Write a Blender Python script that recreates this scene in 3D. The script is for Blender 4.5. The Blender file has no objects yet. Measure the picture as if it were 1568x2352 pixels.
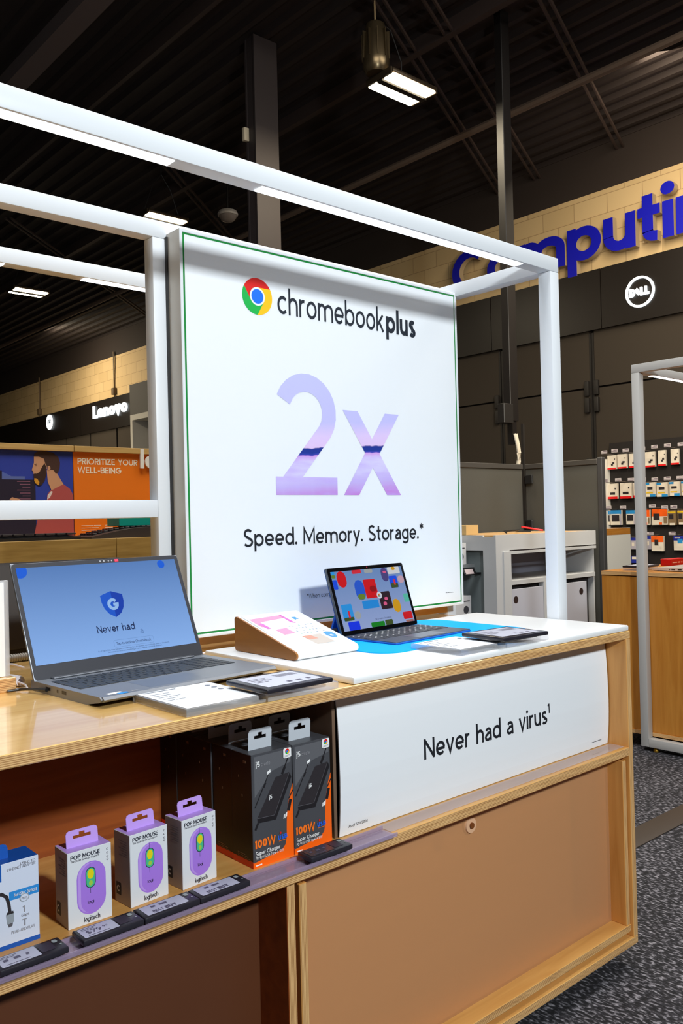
import bpy, bmesh, math, random
from mathutils import Vector, Matrix, Euler

# ------------------------------------------------------------------ camera, world, light, exposure
SC = bpy.context.scene
COL = SC.collection
rnd = random.Random(7)
YAW, PITCH, ROLL, EYE = .72553, .00848, -.02412, 1.07
_F = Vector((math.sin(YAW)*math.cos(PITCH), math.cos(YAW)*math.cos(PITCH), math.sin(PITCH)))
_R = Vector((math.cos(YAW), -math.sin(YAW), 0))
_U = _R.cross(_F)
_R2 = _R*math.cos(ROLL) + _U*math.sin(ROLL)
_U2 = _U*math.cos(ROLL) - _R*math.sin(ROLL)
cd = bpy.data.cameras.new('camera')
cam = bpy.data.objects.new('camera', cd)
COL.objects.link(cam)
cd.sensor_fit = 'VERTICAL'; cd.sensor_height = 36.0; cd.lens = 36.0*1968.2/2352
cd.clip_start = .05; cd.clip_end = 200
cam.matrix_world = Matrix(((_R2.x, _U2.x, -_F.x, 0), (_R2.y, _U2.y, -_F.y, 0), (_R2.z, _U2.z, -_F.z, EYE), (0, 0, 0, 1)))
SC.camera = cam
SC.view_settings.view_transform = 'Standard'
SC.view_settings.look = 'None'
SC.view_settings.gamma = 1
SC.view_settings.use_curve_mapping = False
SC.view_settings.exposure = 0.0
SC.cycles.use_denoising = True
SC.cycles.max_bounces = 8
SC.cycles.transparent_max_bounces = 12
SC.cycles.sample_clamp_indirect = 6.0
SC.cycles.caustics_reflective = False
SC.cycles.caustics_refractive = False
w = bpy.data.worlds.new('world'); SC.world = w; w.use_nodes = True
w.node_tree.nodes['Background'].inputs[0].default_value = (.95, .9, .82, 1)
w.node_tree.nodes['Background'].inputs[1].default_value = .06

def area(name, loc, target, sx, sy, power, col, parent=None):
    l = bpy.data.lights.new(name, 'AREA'); l.shape = 'RECTANGLE'; l.size = sx; l.size_y = sy
    l.energy = power; l.color = col
    o = bpy.data.objects.new(name, l); COL.objects.link(o); o.location = loc
    d = Vector(target) - Vector(loc)
    o.rotation_euler = d.to_track_quat('-Z', 'Y').to_euler()
    if parent: o.parent = parent
    return o
# a lamp hung over the aisle in front of the fixture
area('aisle_lamp', (.75, -1.8, 2.4), (1.3, 1.4, 1.1), .28, .22, 114, (.89, .965, 1.0))
# unseen fill lights, added to lift the table, counter and cream wall
area('fill_overhead', (.9, 1.25, 4.75), (.9, 1.2, 0), 3, 1.4, 135, (.98, .99, 1.0))  # added fill from straight above for the table top
area('fill_right', (5.0, 1.2, 4.75), (4.9, 1.8, 0), 2, 3, 110, (1, .95, .86))  # added fill over the right table
area('fill_rear', (2.6, 2.3, 4.75), (3.4, 3.6, .6), 2, 1, 40, (1, .95, .86))  # added fill aimed at the service counter
area('wall_wash_fill', (6.9, 3.5, 4.9), (8.1, 4.0, 3.7), .5, 8, 250, (1, .86, .64))  # added wash light to brighten the cream wall
area('wall_wash_fill_far', (6.9, 16.5, 4.9), (8.1, 16.5, 3.7), .5, 17, 560, (1, .86, .62))  # second added wash for the far end of the wall

# ------------------------------------------------------------------ materials
def lin(c): return tuple(((x/255)/12.92 if x/255 <= .04045 else ((x/255+.055)/1.055)**2.4) for x in c)
MATS = {}
def pm(name, rgb, rough=.5, metal=0., spec=.5, coat=0., emit=None, es=0., trans=0., ior=1.45, noise=None, bump=None, alpha=1.):
    if name in MATS: return MATS[name]
    m = bpy.data.materials.new(name); m.use_nodes = True
    nt = m.node_tree; b = nt.nodes['Principled BSDF']
    c = (*lin(rgb), 1)
    b.inputs['Base Color'].default_value = c
    b.inputs['Roughness'].default_value = rough
    b.inputs['Metallic'].default_value = metal
    b.inputs['Specular IOR Level'].default_value = spec
    b.inputs['Coat Weight'].default_value = coat
    b.inputs['IOR'].default_value = ior
    b.inputs['Transmission Weight'].default_value = trans
    b.inputs['Alpha'].default_value = alpha
    if emit is not None:
        b.inputs['Emission Color'].default_value = (*lin(emit), 1)
        b.inputs['Emission Strength'].default_value = es
    if noise:
        sc, amt = noise
        tc = nt.nodes.new('ShaderNodeTexCoord'); n = nt.nodes.new('ShaderNodeTexNoise')
        n.inputs['Scale'].default_value = sc; n.inputs['Detail'].default_value = 4
        mx = nt.nodes.new('ShaderNodeMixRGB'); mx.inputs[1].default_value = c
        mx.inputs[2].default_value = (*[x*(1-amt) for x in c[:3]], 1)
        nt.links.new(tc.outputs['Object'], n.inputs['Vector']); nt.links.new(n.outputs['Fac'], mx.inputs[0])
        nt.links.new(mx.outputs[0], b.inputs['Base Color'])
    if bump:
        sc, st = bump
        tc = nt.nodes.new('ShaderNodeTexCoord'); n = nt.nodes.new('ShaderNodeTexNoise')
        n.inputs['Scale'].default_value = sc
        bp = nt.nodes.new('ShaderNodeBump'); bp.inputs['Strength'].default_value = st; bp.inputs['Distance'].default_value = .002
        nt.links.new(tc.outputs['Object'], n.inputs['Vector']); nt.links.new(n.outputs['Fac'], bp.inputs['Height'])
        nt.links.new(bp.outputs[0], b.inputs['Normal'])
    MATS[name] = m
    return m

def wood(name, a, b_, along='X', rough=.38, coat=.25, scale=1.0):
    """birch / maple face veneer: noise stretched along the grain"""
    if name in MATS: return MATS[name]
    m = bpy.data.materials.new(name); m.use_nodes = True
    nt = m.node_tree; b = nt.nodes['Principled BSDF']
    tc = nt.nodes.new('ShaderNodeTexCoord'); mp = nt.nodes.new('ShaderNodeMapping')
    s = {'X': (2.2, 26, 26), 'Y': (26, 2.2, 26), 'Z': (26, 26, 2.2)}[along]
    mp.inputs['Scale'].default_value = [q*scale for q in s]
    n = nt.nodes.new('ShaderNodeTexNoise'); n.inputs['Scale'].default_value = 1.6; n.inputs['Detail'].default_value = 6
    n.inputs['Distortion'].default_value = .6
    r = nt.nodes.new('ShaderNodeValToRGB')
    r.color_ramp.elements[0].position = .3; r.color_ramp.elements[0].color = (*lin(a), 1)
    r.color_ramp.elements[1].position = .72; r.color_ramp.elements[1].color = (*lin(b_), 1)
    nt.links.new(tc.outputs['Object'], mp.inputs['Vector']); nt.links.new(mp.outputs[0], n.inputs['Vector'])
    nt.links.new(n.outputs['Fac'], r.inputs['Fac']); nt.links.new(r.outputs[0], b.inputs['Base Color'])
    b.inputs['Roughness'].default_value = rough; b.inputs['Coat Weight'].default_value = coat
    b.inputs['Coat Roughness'].default_value = .07 if coat > .9 else .15
    MATS[name] = m
    return m

def ply_edge(name, axis, period=.00265):
    """cut edge of plywood: thin light and dark plies across the thickness"""
    if name in MATS: return MATS[name]
    m = bpy.data.materials.new(name); m.use_nodes = True
    nt = m.node_tree; b = nt.nodes['Principled BSDF']
    tc = nt.nodes.new('ShaderNodeTexCoord'); sp = nt.nodes.new('ShaderNodeSeparateXYZ')
    nt.links.new(tc.outputs['Object'], sp.inputs[0])
    mu = nt.nodes.new('ShaderNodeMath'); mu.operation = 'MULTIPLY'; mu.inputs[1].default_value = 2*math.pi/period
    nt.links.new(sp.outputs[axis], mu.inputs[0])
    si = nt.nodes.new('ShaderNodeMath'); si.operation = 'SINE'; nt.links.new(mu.outputs[0], si.inputs[0])
    mp = nt.nodes.new('ShaderNodeMapping')
    mp.inputs['Scale'].default_value = {'X': (400, 3, 14), 'Y': (14, 400, 14), 'Z': (14, 14, 400)}[axis]
    n = nt.nodes.new('ShaderNodeTexNoise'); n.inputs['Scale'].default_value = 1; n.inputs['Detail'].default_value = 3
    nt.links.new(tc.outputs['Object'], mp.inputs['Vector']); nt.links.new(mp.outputs[0], n.inputs['Vector'])
    ad = nt.nodes.new('ShaderNodeMath'); ad.operation = 'MULTIPLY_ADD'; ad.inputs[1].default_value = .3; 
    nt.links.new(si.outputs[0], ad.inputs[0]); nt.links.new(n.outputs['Fac'], ad.inputs[2])
    r = nt.nodes.new('ShaderNodeValToRGB')
    e = r.color_ramp.elements
    e[0].position = .12; e[0].color = (*lin((150, 104, 58)), 1)
    e[1].position = .8; e[1].color = (*lin((230, 188, 130)), 1)
    k = e.new(.45); k.color = (*lin((208, 158, 100)), 1)
    nt.links.new(ad.outputs[0], r.inputs['Fac']); nt.links.new(r.outputs[0], b.inputs['Base Color'])
    b.inputs['Roughness'].default_value = .6
    MATS[name] = m
    return m

MAPLE = wood('maple_top_veneer', (240, 198, 126), (222, 170, 94), 'X', .3, 1.0)
BIRCH = wood('birch_face_horizontal', (226, 172, 98), (206, 146, 74), 'X', .42, .15)
BIRCHZ = wood('birch_face_vertical', (226, 166, 92), (202, 138, 66), 'Z', .42, .15)
BIRCHY = wood('birch_end_panel', (206, 140, 58), (184, 116, 40), 'Z', .42, .1)
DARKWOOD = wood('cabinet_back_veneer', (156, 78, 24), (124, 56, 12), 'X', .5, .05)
RECESS = pm('brown_recess_shade', (94, 52, 28), .5, noise=(9, .15))  # brown darkened to carry the shade of a deep recess
EDGEZ = ply_edge('plywood_edge_level', 'Z')
EDGEX = ply_edge('plywood_edge_upright', 'X')
EDGEY = ply_edge('plywood_edge_side', 'Y')
WHITEPC = pm('white_powder_coat', (226, 229, 233), .38)
SLABW = pm('white_solid_surface', (240, 241, 242), .3)
PRINTW = pm('white_print', (236, 239, 243), .5)
ALU = pm('sign_side_aluminium', (196, 192, 184), .35, .25)
GREEN = pm('green_gasket', (18, 132, 56), .4)
INK = pm('dark_ink', (26, 29, 36), .5)
BLACKP = pm('black_plastic', (26, 26, 28), .35)
MATTBLK = pm('matt_black_metal', (30, 27, 25), .55)
DGREY = pm('dark_grey_paint', (58, 50, 48), .6)
def clear_sheet(name, tint, body=.28, rough=.05, clear=(.96, .96, .97)):
    """clear plastic: see-through, with fresnel gloss and a little milky body"""
    m = bpy.data.materials.new(name); m.use_nodes = True; nt = m.node_tree
    for n in list(nt.nodes):
        if n.type == 'BSDF_PRINCIPLED': nt.nodes.remove(n)
    out = [n for n in nt.nodes if n.type == 'OUTPUT_MATERIAL'][0]
    tr = nt.nodes.new('ShaderNodeBsdfTransparent'); tr.inputs[0].default_value = (*clear, 1)
    di = nt.nodes.new('ShaderNodeBsdfDiffuse'); di.inputs[0].default_value = (*lin(tint), 1)
    gl = nt.nodes.new('ShaderNodeBsdfGlossy'); gl.inputs['Roughness'].default_value = rough
    lw = nt.nodes.new('ShaderNodeLayerWeight'); pw = nt.nodes.new('ShaderNodeMath'); pw.operation = 'POWER'; pw.inputs[1].default_value = 4
    nt.links.new(lw.outputs['Facing'], pw.inputs[0]); fr = nt.nodes.new('ShaderNodeMath'); fr.operation = 'MULTIPLY_ADD'; fr.inputs[1].default_value = .5; fr.inputs[2].default_value = .03; nt.links.new(pw.outputs[0], fr.inputs[0])
    a = nt.nodes.new('ShaderNodeMixShader'); a.inputs[0].default_value = body
    nt.links.new(tr.outputs[0], a.inputs[1]); nt.links.new(di.outputs[0], a.inputs[2])
    b = nt.nodes.new('ShaderNodeMixShader'); nt.links.new(fr.outputs[0], b.inputs[0])
    nt.links.new(a.outputs[0], b.inputs[1]); nt.links.new(gl.outputs[0], b.inputs[2]); nt.links.new(b.outputs[0], out.inputs[0])
    return m
ACRYL = clear_sheet('clear_acrylic', (242, 240, 240))
LED = pm('led_diffuser', (255, 255, 255), .5, emit=(238, 248, 255), es=3.2)
LEDFAR = pm('led_diffuser_far', (255, 255, 255), .5, emit=(235, 244, 255), es=3.2)
WARM = pm('lamp_diffuser_warm', (255, 250, 235), .5, emit=(255, 240, 205), es=14)
TXW = pm('white_ink', (242, 242, 242), .5)

# ------------------------------------------------------------------ mesh helpers
class MB:
    def __init__(s): s.bm = bmesh.new(); s.i = 0
    def mat(s, i): s.i = i; return s
    def face(s, pts, i=None):
        vs = [s.bm.verts.new(p) for p in pts]
        f = s.bm.faces.new(vs); f.material_index = s.i if i is None else i
        return f
    def box(s, x0, x1, y0, y1, z0, z1, bev=0., seg=2, M=None, mats=None):
        """mats: dict of face direction -> material index, e.g. {'-y':1}"""
        b = bmesh.new()
        bmesh.ops.create_cube(b, size=1)
        bmesh.ops.scale(b, vec=(x1-x0, y1-y0, z1-z0), verts=b.verts)
        bmesh.ops.translate(b, vec=((x0+x1)/2, (y0+y1)/2, (z0+z1)/2), verts=b.verts)
        for f in b.faces:
            f.material_index = s.i
        if bev > 0:
            bmesh.ops.bevel(b, geom=b.edges[:], offset=bev, segments=seg, affect='EDGES', profile=.5)
        if mats:
            b.normal_update()
            for f in b.faces:
                n = f.normal
                for k, v in mats.items():
                    ax = 'xyz'.index(k[-1]); sg = -1 if k[0] == '-' else 1
                    if n[ax]*sg > .8: f.material_index = v
        s._merge(b, M)
        return s
    def _merge(s, b, M=None):
        if M is not None: bmesh.ops.transform(b, matrix=M, verts=b.verts)
        mp = {v: s.bm.verts.new(v.co) for v in b.verts}
        for f in b.faces:
            try:
                g = s.bm.faces.new([mp[v] for v in f.verts]); g.material_index = f.material_index; g.smooth = f.smooth
            except ValueError: pass
        b.free()
    def poly(s, pts3): return s.face(pts3)
    def prism(s, pts, ext):
        """closed planar outline (3D points) pushed along vector ext"""
        e = Vector(ext); P = [Vector(p) for p in pts]; n = len(P)
        a = [s.bm.verts.new(p) for p in P]; b = [s.bm.verts.new(p+e) for p in P]
        for q in (a[::-1], b):
            f = s.bm.faces.new(q); f.material_index = s.i
        for k in range(n):
            f = s.bm.faces.new((a[k], a[(k+1) % n], b[(k+1) % n], b[k])); f.material_index = s.i
        return s
    def tube(s, pts, r, seg=8, r2=None):
        P = [Vector(p) for p in pts]; n = len(P); rings = []
        up = Vector((0, 0, 1))
        for k in range(n):
            t = (P[min(k+1, n-1)]-P[max(k-1, 0)]).normalized()
            a = t.cross(up)
            if a.length < 1e-3: a = t.cross(Vector((1, 0, 0)))
            a.normalize(); c = a.cross(t)
            rr = r if r2 is None else r+(r2-r)*k/(n-1)
            rings.append([s.bm.verts.new(P[k]+(a*math.cos(2*math.pi*j/seg)+c*math.sin(2*math.pi*j/seg))*rr) for j in range(seg)])
        for k in range(n-1):
            for j in range(seg):
                f = s.bm.faces.new((rings[k][j], rings[k][(j+1) % seg], rings[k+1][(j+1) % seg], rings[k+1][j]))
                f.material_index = s.i; f.smooth = True
        for q in (rings[0][::-1], rings[-1]):
            f = s.bm.faces.new(q); f.material_index = s.i
        return s
    def lathe(s, prof, c, seg=24):
        """prof: (r, z) list around the vertical axis through c"""
        rings = []
        for r, z in prof:
            rings.append([s.bm.verts.new((c[0]+r*math.cos(2*math.pi*j/seg), c[1]+r*math.sin(2*math.pi*j/seg), c[2]+z)) for j in range(seg)])
        for a, b in zip(rings, rings[1:]):
            for j in range(seg):
                f = s.bm.faces.new((a[j], a[(j+1) % seg], b[(j+1) % seg], b[j])); f.material_index = s.i; f.smooth = True
        for q in (rings[0][::-1], rings[-1]):
            f = s.bm.faces.new(q); f.material_index = s.i
        return s

def link(name, mb, mats, parent=None, root=None, sharp=35):
    """root: the Empty (or mesh) whose location the world-space vertices are measured from"""
    if root is not None:
        bmesh.ops.translate(mb.bm, vec=-Vector(root.location), verts=mb.bm.verts)
    bmesh.ops.recalc_face_normals(mb.bm, faces=mb.bm.faces)
    me = bpy.data.meshes.new(name); mb.bm.to_mesh(me); mb.bm.free()
    for m in (mats if isinstance(mats, (list, tuple)) else [mats]): me.materials.append(m)
    o = bpy.data.objects.new(name, me); COL.objects.link(o)
    for p in me.polygons: p.use_smooth = True
    me.set_sharp_from_angle(angle=math.radians(sharp))
    if parent is not None: o.parent = parent
    return o
def thing(name, label, cat, loc=(0, 0, 0), rotz=0., group=None):
    o = bpy.data.objects.new(name, None); COL.objects.link(o); o.empty_display_size = .05
    o.location = loc; o.rotation_euler = (0, 0, rotz); o['label'] = label; o['category'] = cat
    if group: o['group'] = group
    return o
def tag(o, label, cat, group=None):
    o['label'] = label; o['category'] = cat
    if group: o['group'] = group
    return o
def struct(name, mb, mats, label=None):
    o = link(name, mb, mats); o['kind'] = 'structure'
    if label: o['label'] = label
    return o
def dup(root, loc, rotz=0., label=None, group=None):
    r = root.copy(); COL.objects.link(r); r.location = loc; r.rotation_euler = (0, 0, rotz)
    if label: r['label'] = label
    if group: r['group'] = group
    for ch in list(root.children):
        c = ch.copy(); COL.objects.link(c); c.parent = r
        for g in ch.children:
            d = g.copy(); COL.objects.link(d); d.parent = c
    return r

# ------------------------------------------------------------------ lettering (stroke font built here)
def A_(cx, cy, rx, ry, a0, a1, n=None):
    n = n or max(5, int(abs(a1-a0)/15))
    return [(cx+rx*math.cos(math.radians(a0+(a1-a0)*k/n)), cy+ry*math.sin(math.radians(a0+(a1-a0)*k/n))) for k in range(n+1)]
def glyph(ch, t):
    h = t/2; x = .5; C = .7; AS = .74; D = -.2
    bowl = lambda w=.5: A_(w/2, .25, w/2-h, .25-h, 0, 360, 28)
    if ch == 'o': return [bowl()], .5
    if ch == 'c': return [A_(.25, .25, .25-h, .25-h, 45, 315)], .45
    if ch == 'e': return [A_(.245, .25, .245-h, .25-h, 0, 318), [(h*.9, .24), (.49-h*.4, .24)]], .49
    if ch == 'a': return [A_(.215, .5-.17, .19-h, .17-h, 155, 0)+[(.42-h, 0)], [(.42-h, .29), (.19, .29)]+A_(.17, .145, .17-h, .145-h, 90, 270)+[(.22, h), (.42-h, .12)]], .42
    if ch == 'b': return [[(h, 0), (h, AS)], bowl()], .5
    if ch == 'd': return [[(.5-h, 0), (.5-h, AS)], bowl()], .5
    if ch == 'p': return [[(h, D), (h, x)], bowl()], .5
    if ch == 'q': return [[(.5-h, D), (.5-h, x)], bowl()], .5
    if ch == 'g': return [[(.48-h, x), (.48-h, 0)]+A_(.24, 0, .24-h, .2-h, 0, -150), bowl(.48)], .48
    if ch == 'h': return [[(h, 0), (h, AS)], [(h, .2)]+A_(.22, .28, .22-h, .22-h, 180, 0)+[(.44-h, 0)]], .44
    if ch == 'n': return [[(h, 0), (h, x)], [(h, .2)]+A_(.22, .28, .22-h, .22-h, 180, 0)+[(.44-h, 0)]], .44
    if ch == 'm':
        q = .36; return [[(h, 0), (h, x)], [(h, .2)]+A_(.2, .3, .2-h, .2-h, 180, 0)+[(.4-h, 0)], [(.4-h, .2)]+A_(.4-h+.18, .3, .18, .2-h, 180, 0)+[(.76-h, 0)]], .76
    if ch == 'r': return [[(h, 0), (h, x)], [(h, .22)]+A_(.21, .28, .21-h, .22-h, 180, 75)], .28
    if ch == 'u': return [[(h, x), (h, .22)]+A_(.22, .22, .22-h, .22-h, 180, 360)+[(.44-h, .3)], [(.44-h, x), (.44-h, 0)]], .44
    if ch in 'iı': return [[(h, 0), (h, x)]]+([('F', disc(h, .67, t*.64, 14))] if ch == 'i' else []), t
    if ch == 'j': return [[(h+.05, x), (h+.05, -.08)]+A_(h-.04, -.08, .09, .12-h, 0, -90), ('F', disc(h+.05, .67, t*.64, 14))], t+.05
    if ch == 'k': return [[(h, 0), (h, AS)], [(h+.02, .18), (.41-h, .5)], [(.17, .27), (.43-h, 0)]], .42
    if ch == 'l': return [[(h, 0), (h, AS)]], t
    if ch == 't': return [[(.13, .66), (.13, .15)]+A_(.24, .15, .11, .15-h, 180, 275), [(0, .5-h), (.29, .5-h)]], .29
    if ch == 'f': return [[(.12, 0), (.12, .55)]+A_(.24, .55, .12, .19-h, 180, 85), [(0, .5-h), (.28, .5-h)]], .28
    if ch == 's': return [A_(.19, .37, .17-h*.9, .13-h*.75, 30, 265)+A_(.19, .13, .19-h, .13-h*.75, 85, -150)], .38
    if ch == 'v': return [[(h*.8, .5), (.22, h*.4), (.44-h*.8, .5)]], .44
    if ch == 'w': return [[(h*.8, .5), (.18, h*.4), (.34, .48), (.5, h*.4), (.68-h*.8, .5)]], .68
    if ch == 'x': return [[(h*1.1, 0), (.43-h*1.1, .5)], [(h*1.1, .5), (.43-h*1.1, 0)]], .43
    if ch == 'y': return [[(h*.8, .5), (.22, .04)], [(.44-h*.8, .5), (.13, D)]], .44
    if ch == 'z': return [[(.02, .5-h), (.36-h, .5-h), (h, h), (.38, h)]], .38
    if ch == 'A': return [[(h*.8, 0), (.3, C-h*.2), (.6-h*.8, 0)], [(.13, .22), (.47, .22)]], .6
    if ch == 'B': return [[(h, 0), (h, C)], [(h, C-h), (.26, C-h)]+A_(.26, .53, .16, .17-h, 90, -90)+[(h, .36)], [(h, .36), (.28, .36)]+A_(.28, .18+h/2, .19, .18-h/2, 90, -90)+[(h, h)]], .48
    if ch == 'C': return [A_(.34, .35, .34-h, .35-h, 45, 315)], .62
    if ch == 'D': return [[(h, 0), (h, C)], [(h, C-h), (.24, C-h)]+A_(.24, .35, .34-h, .35-h, 90, -90)+[(h, h)]], .58
    if ch == 'E': return [[(.42, C-h), (h, C-h), (h, h), (.42, h)], [(h, .36), (.38, .36)]], .43
    if ch == 'F': return [[(.42, C-h), (h, C-h), (h, 0)], [(h, .35), (.38, .35)]], .42
    if ch == 'G': return [A_(.35, .35, .35-h, .35-h, 42, 358)+[(.36, .34)]], .7
    if ch == 'H': return [[(h, 0), (h, C)], [(.54-h, 0), (.54-h, C)], [(h, .36), (.54-h, .36)]], .54
    if ch == 'I': return [[(h, 0), (h, C)]], t
    if ch == 'J': return [[(.36-h, C), (.36-h, .18)]+A_(.18, .18, .18-h, .18-h, 0, -165)], .36
    if ch == 'K': return [[(h, 0), (h, C)], [(h, .25), (.5-h, C)], [(.17, .38), (.54-h, 0)]], .53
    if ch == 'L': return [[(h, C), (h, h), (.4, h)]], .4
    if ch == 'M': return [[(h, 0), (h, C-h*.5), (.34, .16), (.68-h, C-h*.5), (.68-h, 0)]], .68
    if ch == 'N': return [[(h, 0), (h, C)], [(h, C-h*.8), (.56-h, h*.8)], [(.56-h, 0), (.56-h, C)]], .56
    if ch in 'OQ': return [A_(.36, .35, .36-h, .35-h, 0, 360, 30)]+([[(.45, .18), (.68, -.04)]] if ch == 'Q' else []), .72
    if ch == 'P': return [[(h, 0), (h, C)], [(h, C-h), (.26, C-h)]+A_(.26, .5, .19, .2-h, 90, -90)+[(h, .3)]], .46
    if ch == 'R': return [[(h, 0), (h, C)], [(h, C-h), (.26, C-h)]+A_(.26, .5, .19, .2-h, 90, -90)+[(h, .3)], [(.24, .3), (.48-h, 0)]], .49
    if ch == 'S': return [A_(.25, .52, .22-h*.9, .18-h*.7, 32, 262)+A_(.25, .18, .25-h, .18-h*.7, 82, -152)], .5
    if ch == 'T': return [[(.25, 0), (.25, C)], [(0, C-h), (.5, C-h)]], .5
    if ch == 'U': return [[(h, C), (h, .25)]+A_(.265, .25, .265-h, .25-h, 180, 360)+[(.53-h, C)]], .53
    if ch == 'V': return [[(h*.8, C), (.3, h*.4), (.6-h*.8, C)]], .6
    if ch == 'W': return [[(h*.8, C), (.24, h*.4), (.44, C-.02), (.64, h*.4), (.88-h*.8, C)]], .88
    if ch == 'X': return [[(h, 0), (.54-h, C)], [(h, C), (.54-h, 0)]], .54
    if ch == 'Y': return [[(h*.8, C), (.27, .3), (.54-h*.8, C)], [(.27, .32), (.27, 0)]], .54
    if ch == 'Z': return [[(.02, C-h), (.46-h, C-h), (h, h), (.5, h)]], .5
    if ch == '0': return [A_(.24, .35, .24-h, .35-h, 0, 360, 26)], .48
    if ch == '1': return [[(.2-h, 0), (.2-h, C)], [(0, .55), (.2-h, C-h)]], .22
    if ch == '2': return [A_(.225, .475, .225-h, .225-h, 158, -38)+[(h*1.15, h*.7)], [(0, h), (.45, h)]], .45
    if ch == '3': return [A_(.22, .52, .2-h, .18-h, 150, -90, 12), A_(.22, .19, .23-h, .19-h, 90, -150, 12)], .45
    if ch == '4': return [[(.38, 0), (.38, C-h*.5), (h, .17), (.5, .17)]], .5
    if ch == '5': return [[(.4, C-h), (.09, C-h), (.06, .38)]+A_(.22, .225, .23-h, .225-h, 130, -150)], .46
    if ch == '6': return [A_(.24, .22, .24-h, .22-h, 0, 360, 22), [(.05, .27), (.3, C)]], .48
    if ch == '7': return [[(0, C-h), (.42, C-h), (.12, 0)]], .44
    if ch == '8': return [A_(.23, .53, .19-h, .17-h, 0, 360, 20), A_(.23, .19, .23-h, .19-h, 0, 360, 20)], .46
    if ch == '9': return [A_(.24, .48, .24-h, .22-h, 0, 360, 22), [(.43, .43), (.18, 0)]], .48
    if ch == '.': return [('F', disc(h, t*.62, t*.62, 14))], t
    if ch == ',': return [[(h, t*.9), (h-.02, -.1)]], t
    if ch == '-': return [[(0, .27), (.26, .27)]], .26
    if ch == '+': return [[(0, .3), (.36, .3)], [(.18, .12), (.18, .48)]], .36
    if ch == "'": return [[(h, .52), (h, .72)]], t
    if ch == '$': return [A_(.22, .5, .2-h, .15-h*.7, 32, 262)+A_(.22, .2, .22-h, .15-h*.7, 82, -152), [(.22, -.06), (.22, .76)]], .44
    if ch == '*': return [[(.14, .44), (.14, .72)], [(.02, .51), (.26, .65)], [(.02, .65), (.26, .51)]], .28
    if ch == '/': return [[(0, 0), (.3, .7)]], .3
    if ch == '_': return [[(0, 0), (.5, 0)]], .5
    return [], .24
def ribbon(pts, t):
    closed = len(pts) > 3 and (Vector(pts[0])-Vector(pts[-1])).length < 1e-6
    P = [Vector(p) for p in (pts[:-1] if closed else pts)]; n = len(P); L, R = [], []
    for k in range(n):
        if closed: a, b = P[k-1], P[(k+1) % n]
        else: a, b = P[max(k-1, 0)], P[min(k+1, n-1)]
        d1 = (P[k]-a); d2 = (b-P[k])
        if d1.length < 1e-9: d1 = d2
        if d2.length < 1e-9: d2 = d1
        d1 = d1.normalized(); d2 = d2.normalized()
        n1 = Vector((-d1.y, d1.x)); n2 = Vector((-d2.y, d2.x)); m = n1+n2
        if m.length < .2: m = n1
        m.normalize(); s = 1/max(.45, m.dot(n1))
        L.append(P[k]+m*t/2*s); R.append(P[k]-m*t/2*s)
    q = [(L[k], L[k+1], R[k+1], R[k]) for k in range(n-1)]
    if closed: q.append((L[-1], L[0], R[0], R[-1]))
    return q, L, R, closed
def tlen(s, t, track=.07):
    return sum(glyph(c, t)[1]+track for c in s)-track
def text(mb, s, o, ux, uz, size, t=.085, track=.07, wide=1., ext=None, i=0, width=None, lift=4e-5, iside=None):
    """letters from point o along ux, up along uz; size = em (caps .7 of it); ext: extrusion vector; width: fit to this length"""
    o = Vector(o); ux = Vector(ux).normalized(); uz = Vector(uz).normalized()
    if width: wide = width/(tlen(s, t, track)*size)
    cx = 0.; iside = i if iside is None else iside
    for ch in s:
        st, adv = glyph(ch, t)
        for kk, p in enumerate(st):
            if p[0] == 'F':
                P3 = [o+ux*((cx+u)*size*wide)+uz*(v*size) for u, v in p[1]]
                if ext is None: mb.face(P3, i)
                else:
                    old = mb.i; mb.i = iside; mb.prism(P3, ext); mb.i = old
                    mb.face([q_+Vector(ext)*1.002 for q_ in P3], i)
                continue
            q, L, R, closed = ribbon(p, t*(1-.012*kk))
            oo = o+ux.cross(uz)*(kk*lift)
            to = lambda v: oo+ux*((cx+v.x)*size*wide)+uz*(v.y*size)
            if ext is None:
                for f in q: mb.face([to(v) for v in f][::-1], i)
            else:
                e = Vector(ext); n = len(L)
                va = [mb.bm.verts.new(to(v)) for v in L]; vb = [mb.bm.verts.new(to(v)) for v in R]
                vc = [mb.bm.verts.new(to(v)+e) for v in L]; vd = [mb.bm.verts.new(to(v)+e) for v in R]
                for k in range(n if closed else n-1):
                    j = (k+1) % n
                    for nq, quad in enumerate(((va[k], va[j], vb[j], vb[k]), (vc[k], vd[k], vd[j], vc[j]), (va[k], vc[k], vc[j], va[j]), (vb[k], vb[j], vd[j], vd[k]))):
                        mb.bm.faces.new(quad).material_index = i if nq < 2 else iside
                if not closed:
                    mb.bm.faces.new((va[0], vb[0], vd[0], vc[0])).material_index = iside
                    mb.bm.faces.new((va[-1], vc[-1], vd[-1], vb[-1])).material_index = iside
        cx += adv+track
    return cx*size*wide
def rrect(u0, u1, v0, v1, r, n=5):
    """rounded rectangle outline in 2D"""
    r = min(r, (u1-u0)/2, (v1-v0)/2)
    return A_(u1-r, v0+r, r, r, -90, 0, n)+A_(u1-r, v1-r, r, r, 0, 90, n)+A_(u0+r, v1-r, r, r, 90, 180, n)+A_(u0+r, v0+r, r, r, 180, 270, n)
def lay(pts, o, ux, uz):
    o = Vector(o); ux = Vector(ux); uz = Vector(uz)
    return [o+ux*p[0]+uz*p[1] for p in pts]
def disc(cx, cy, r, n=28, ry=None): return A_(cx, cy, r, ry or r, 0, 360, n)[:-1]
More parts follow.
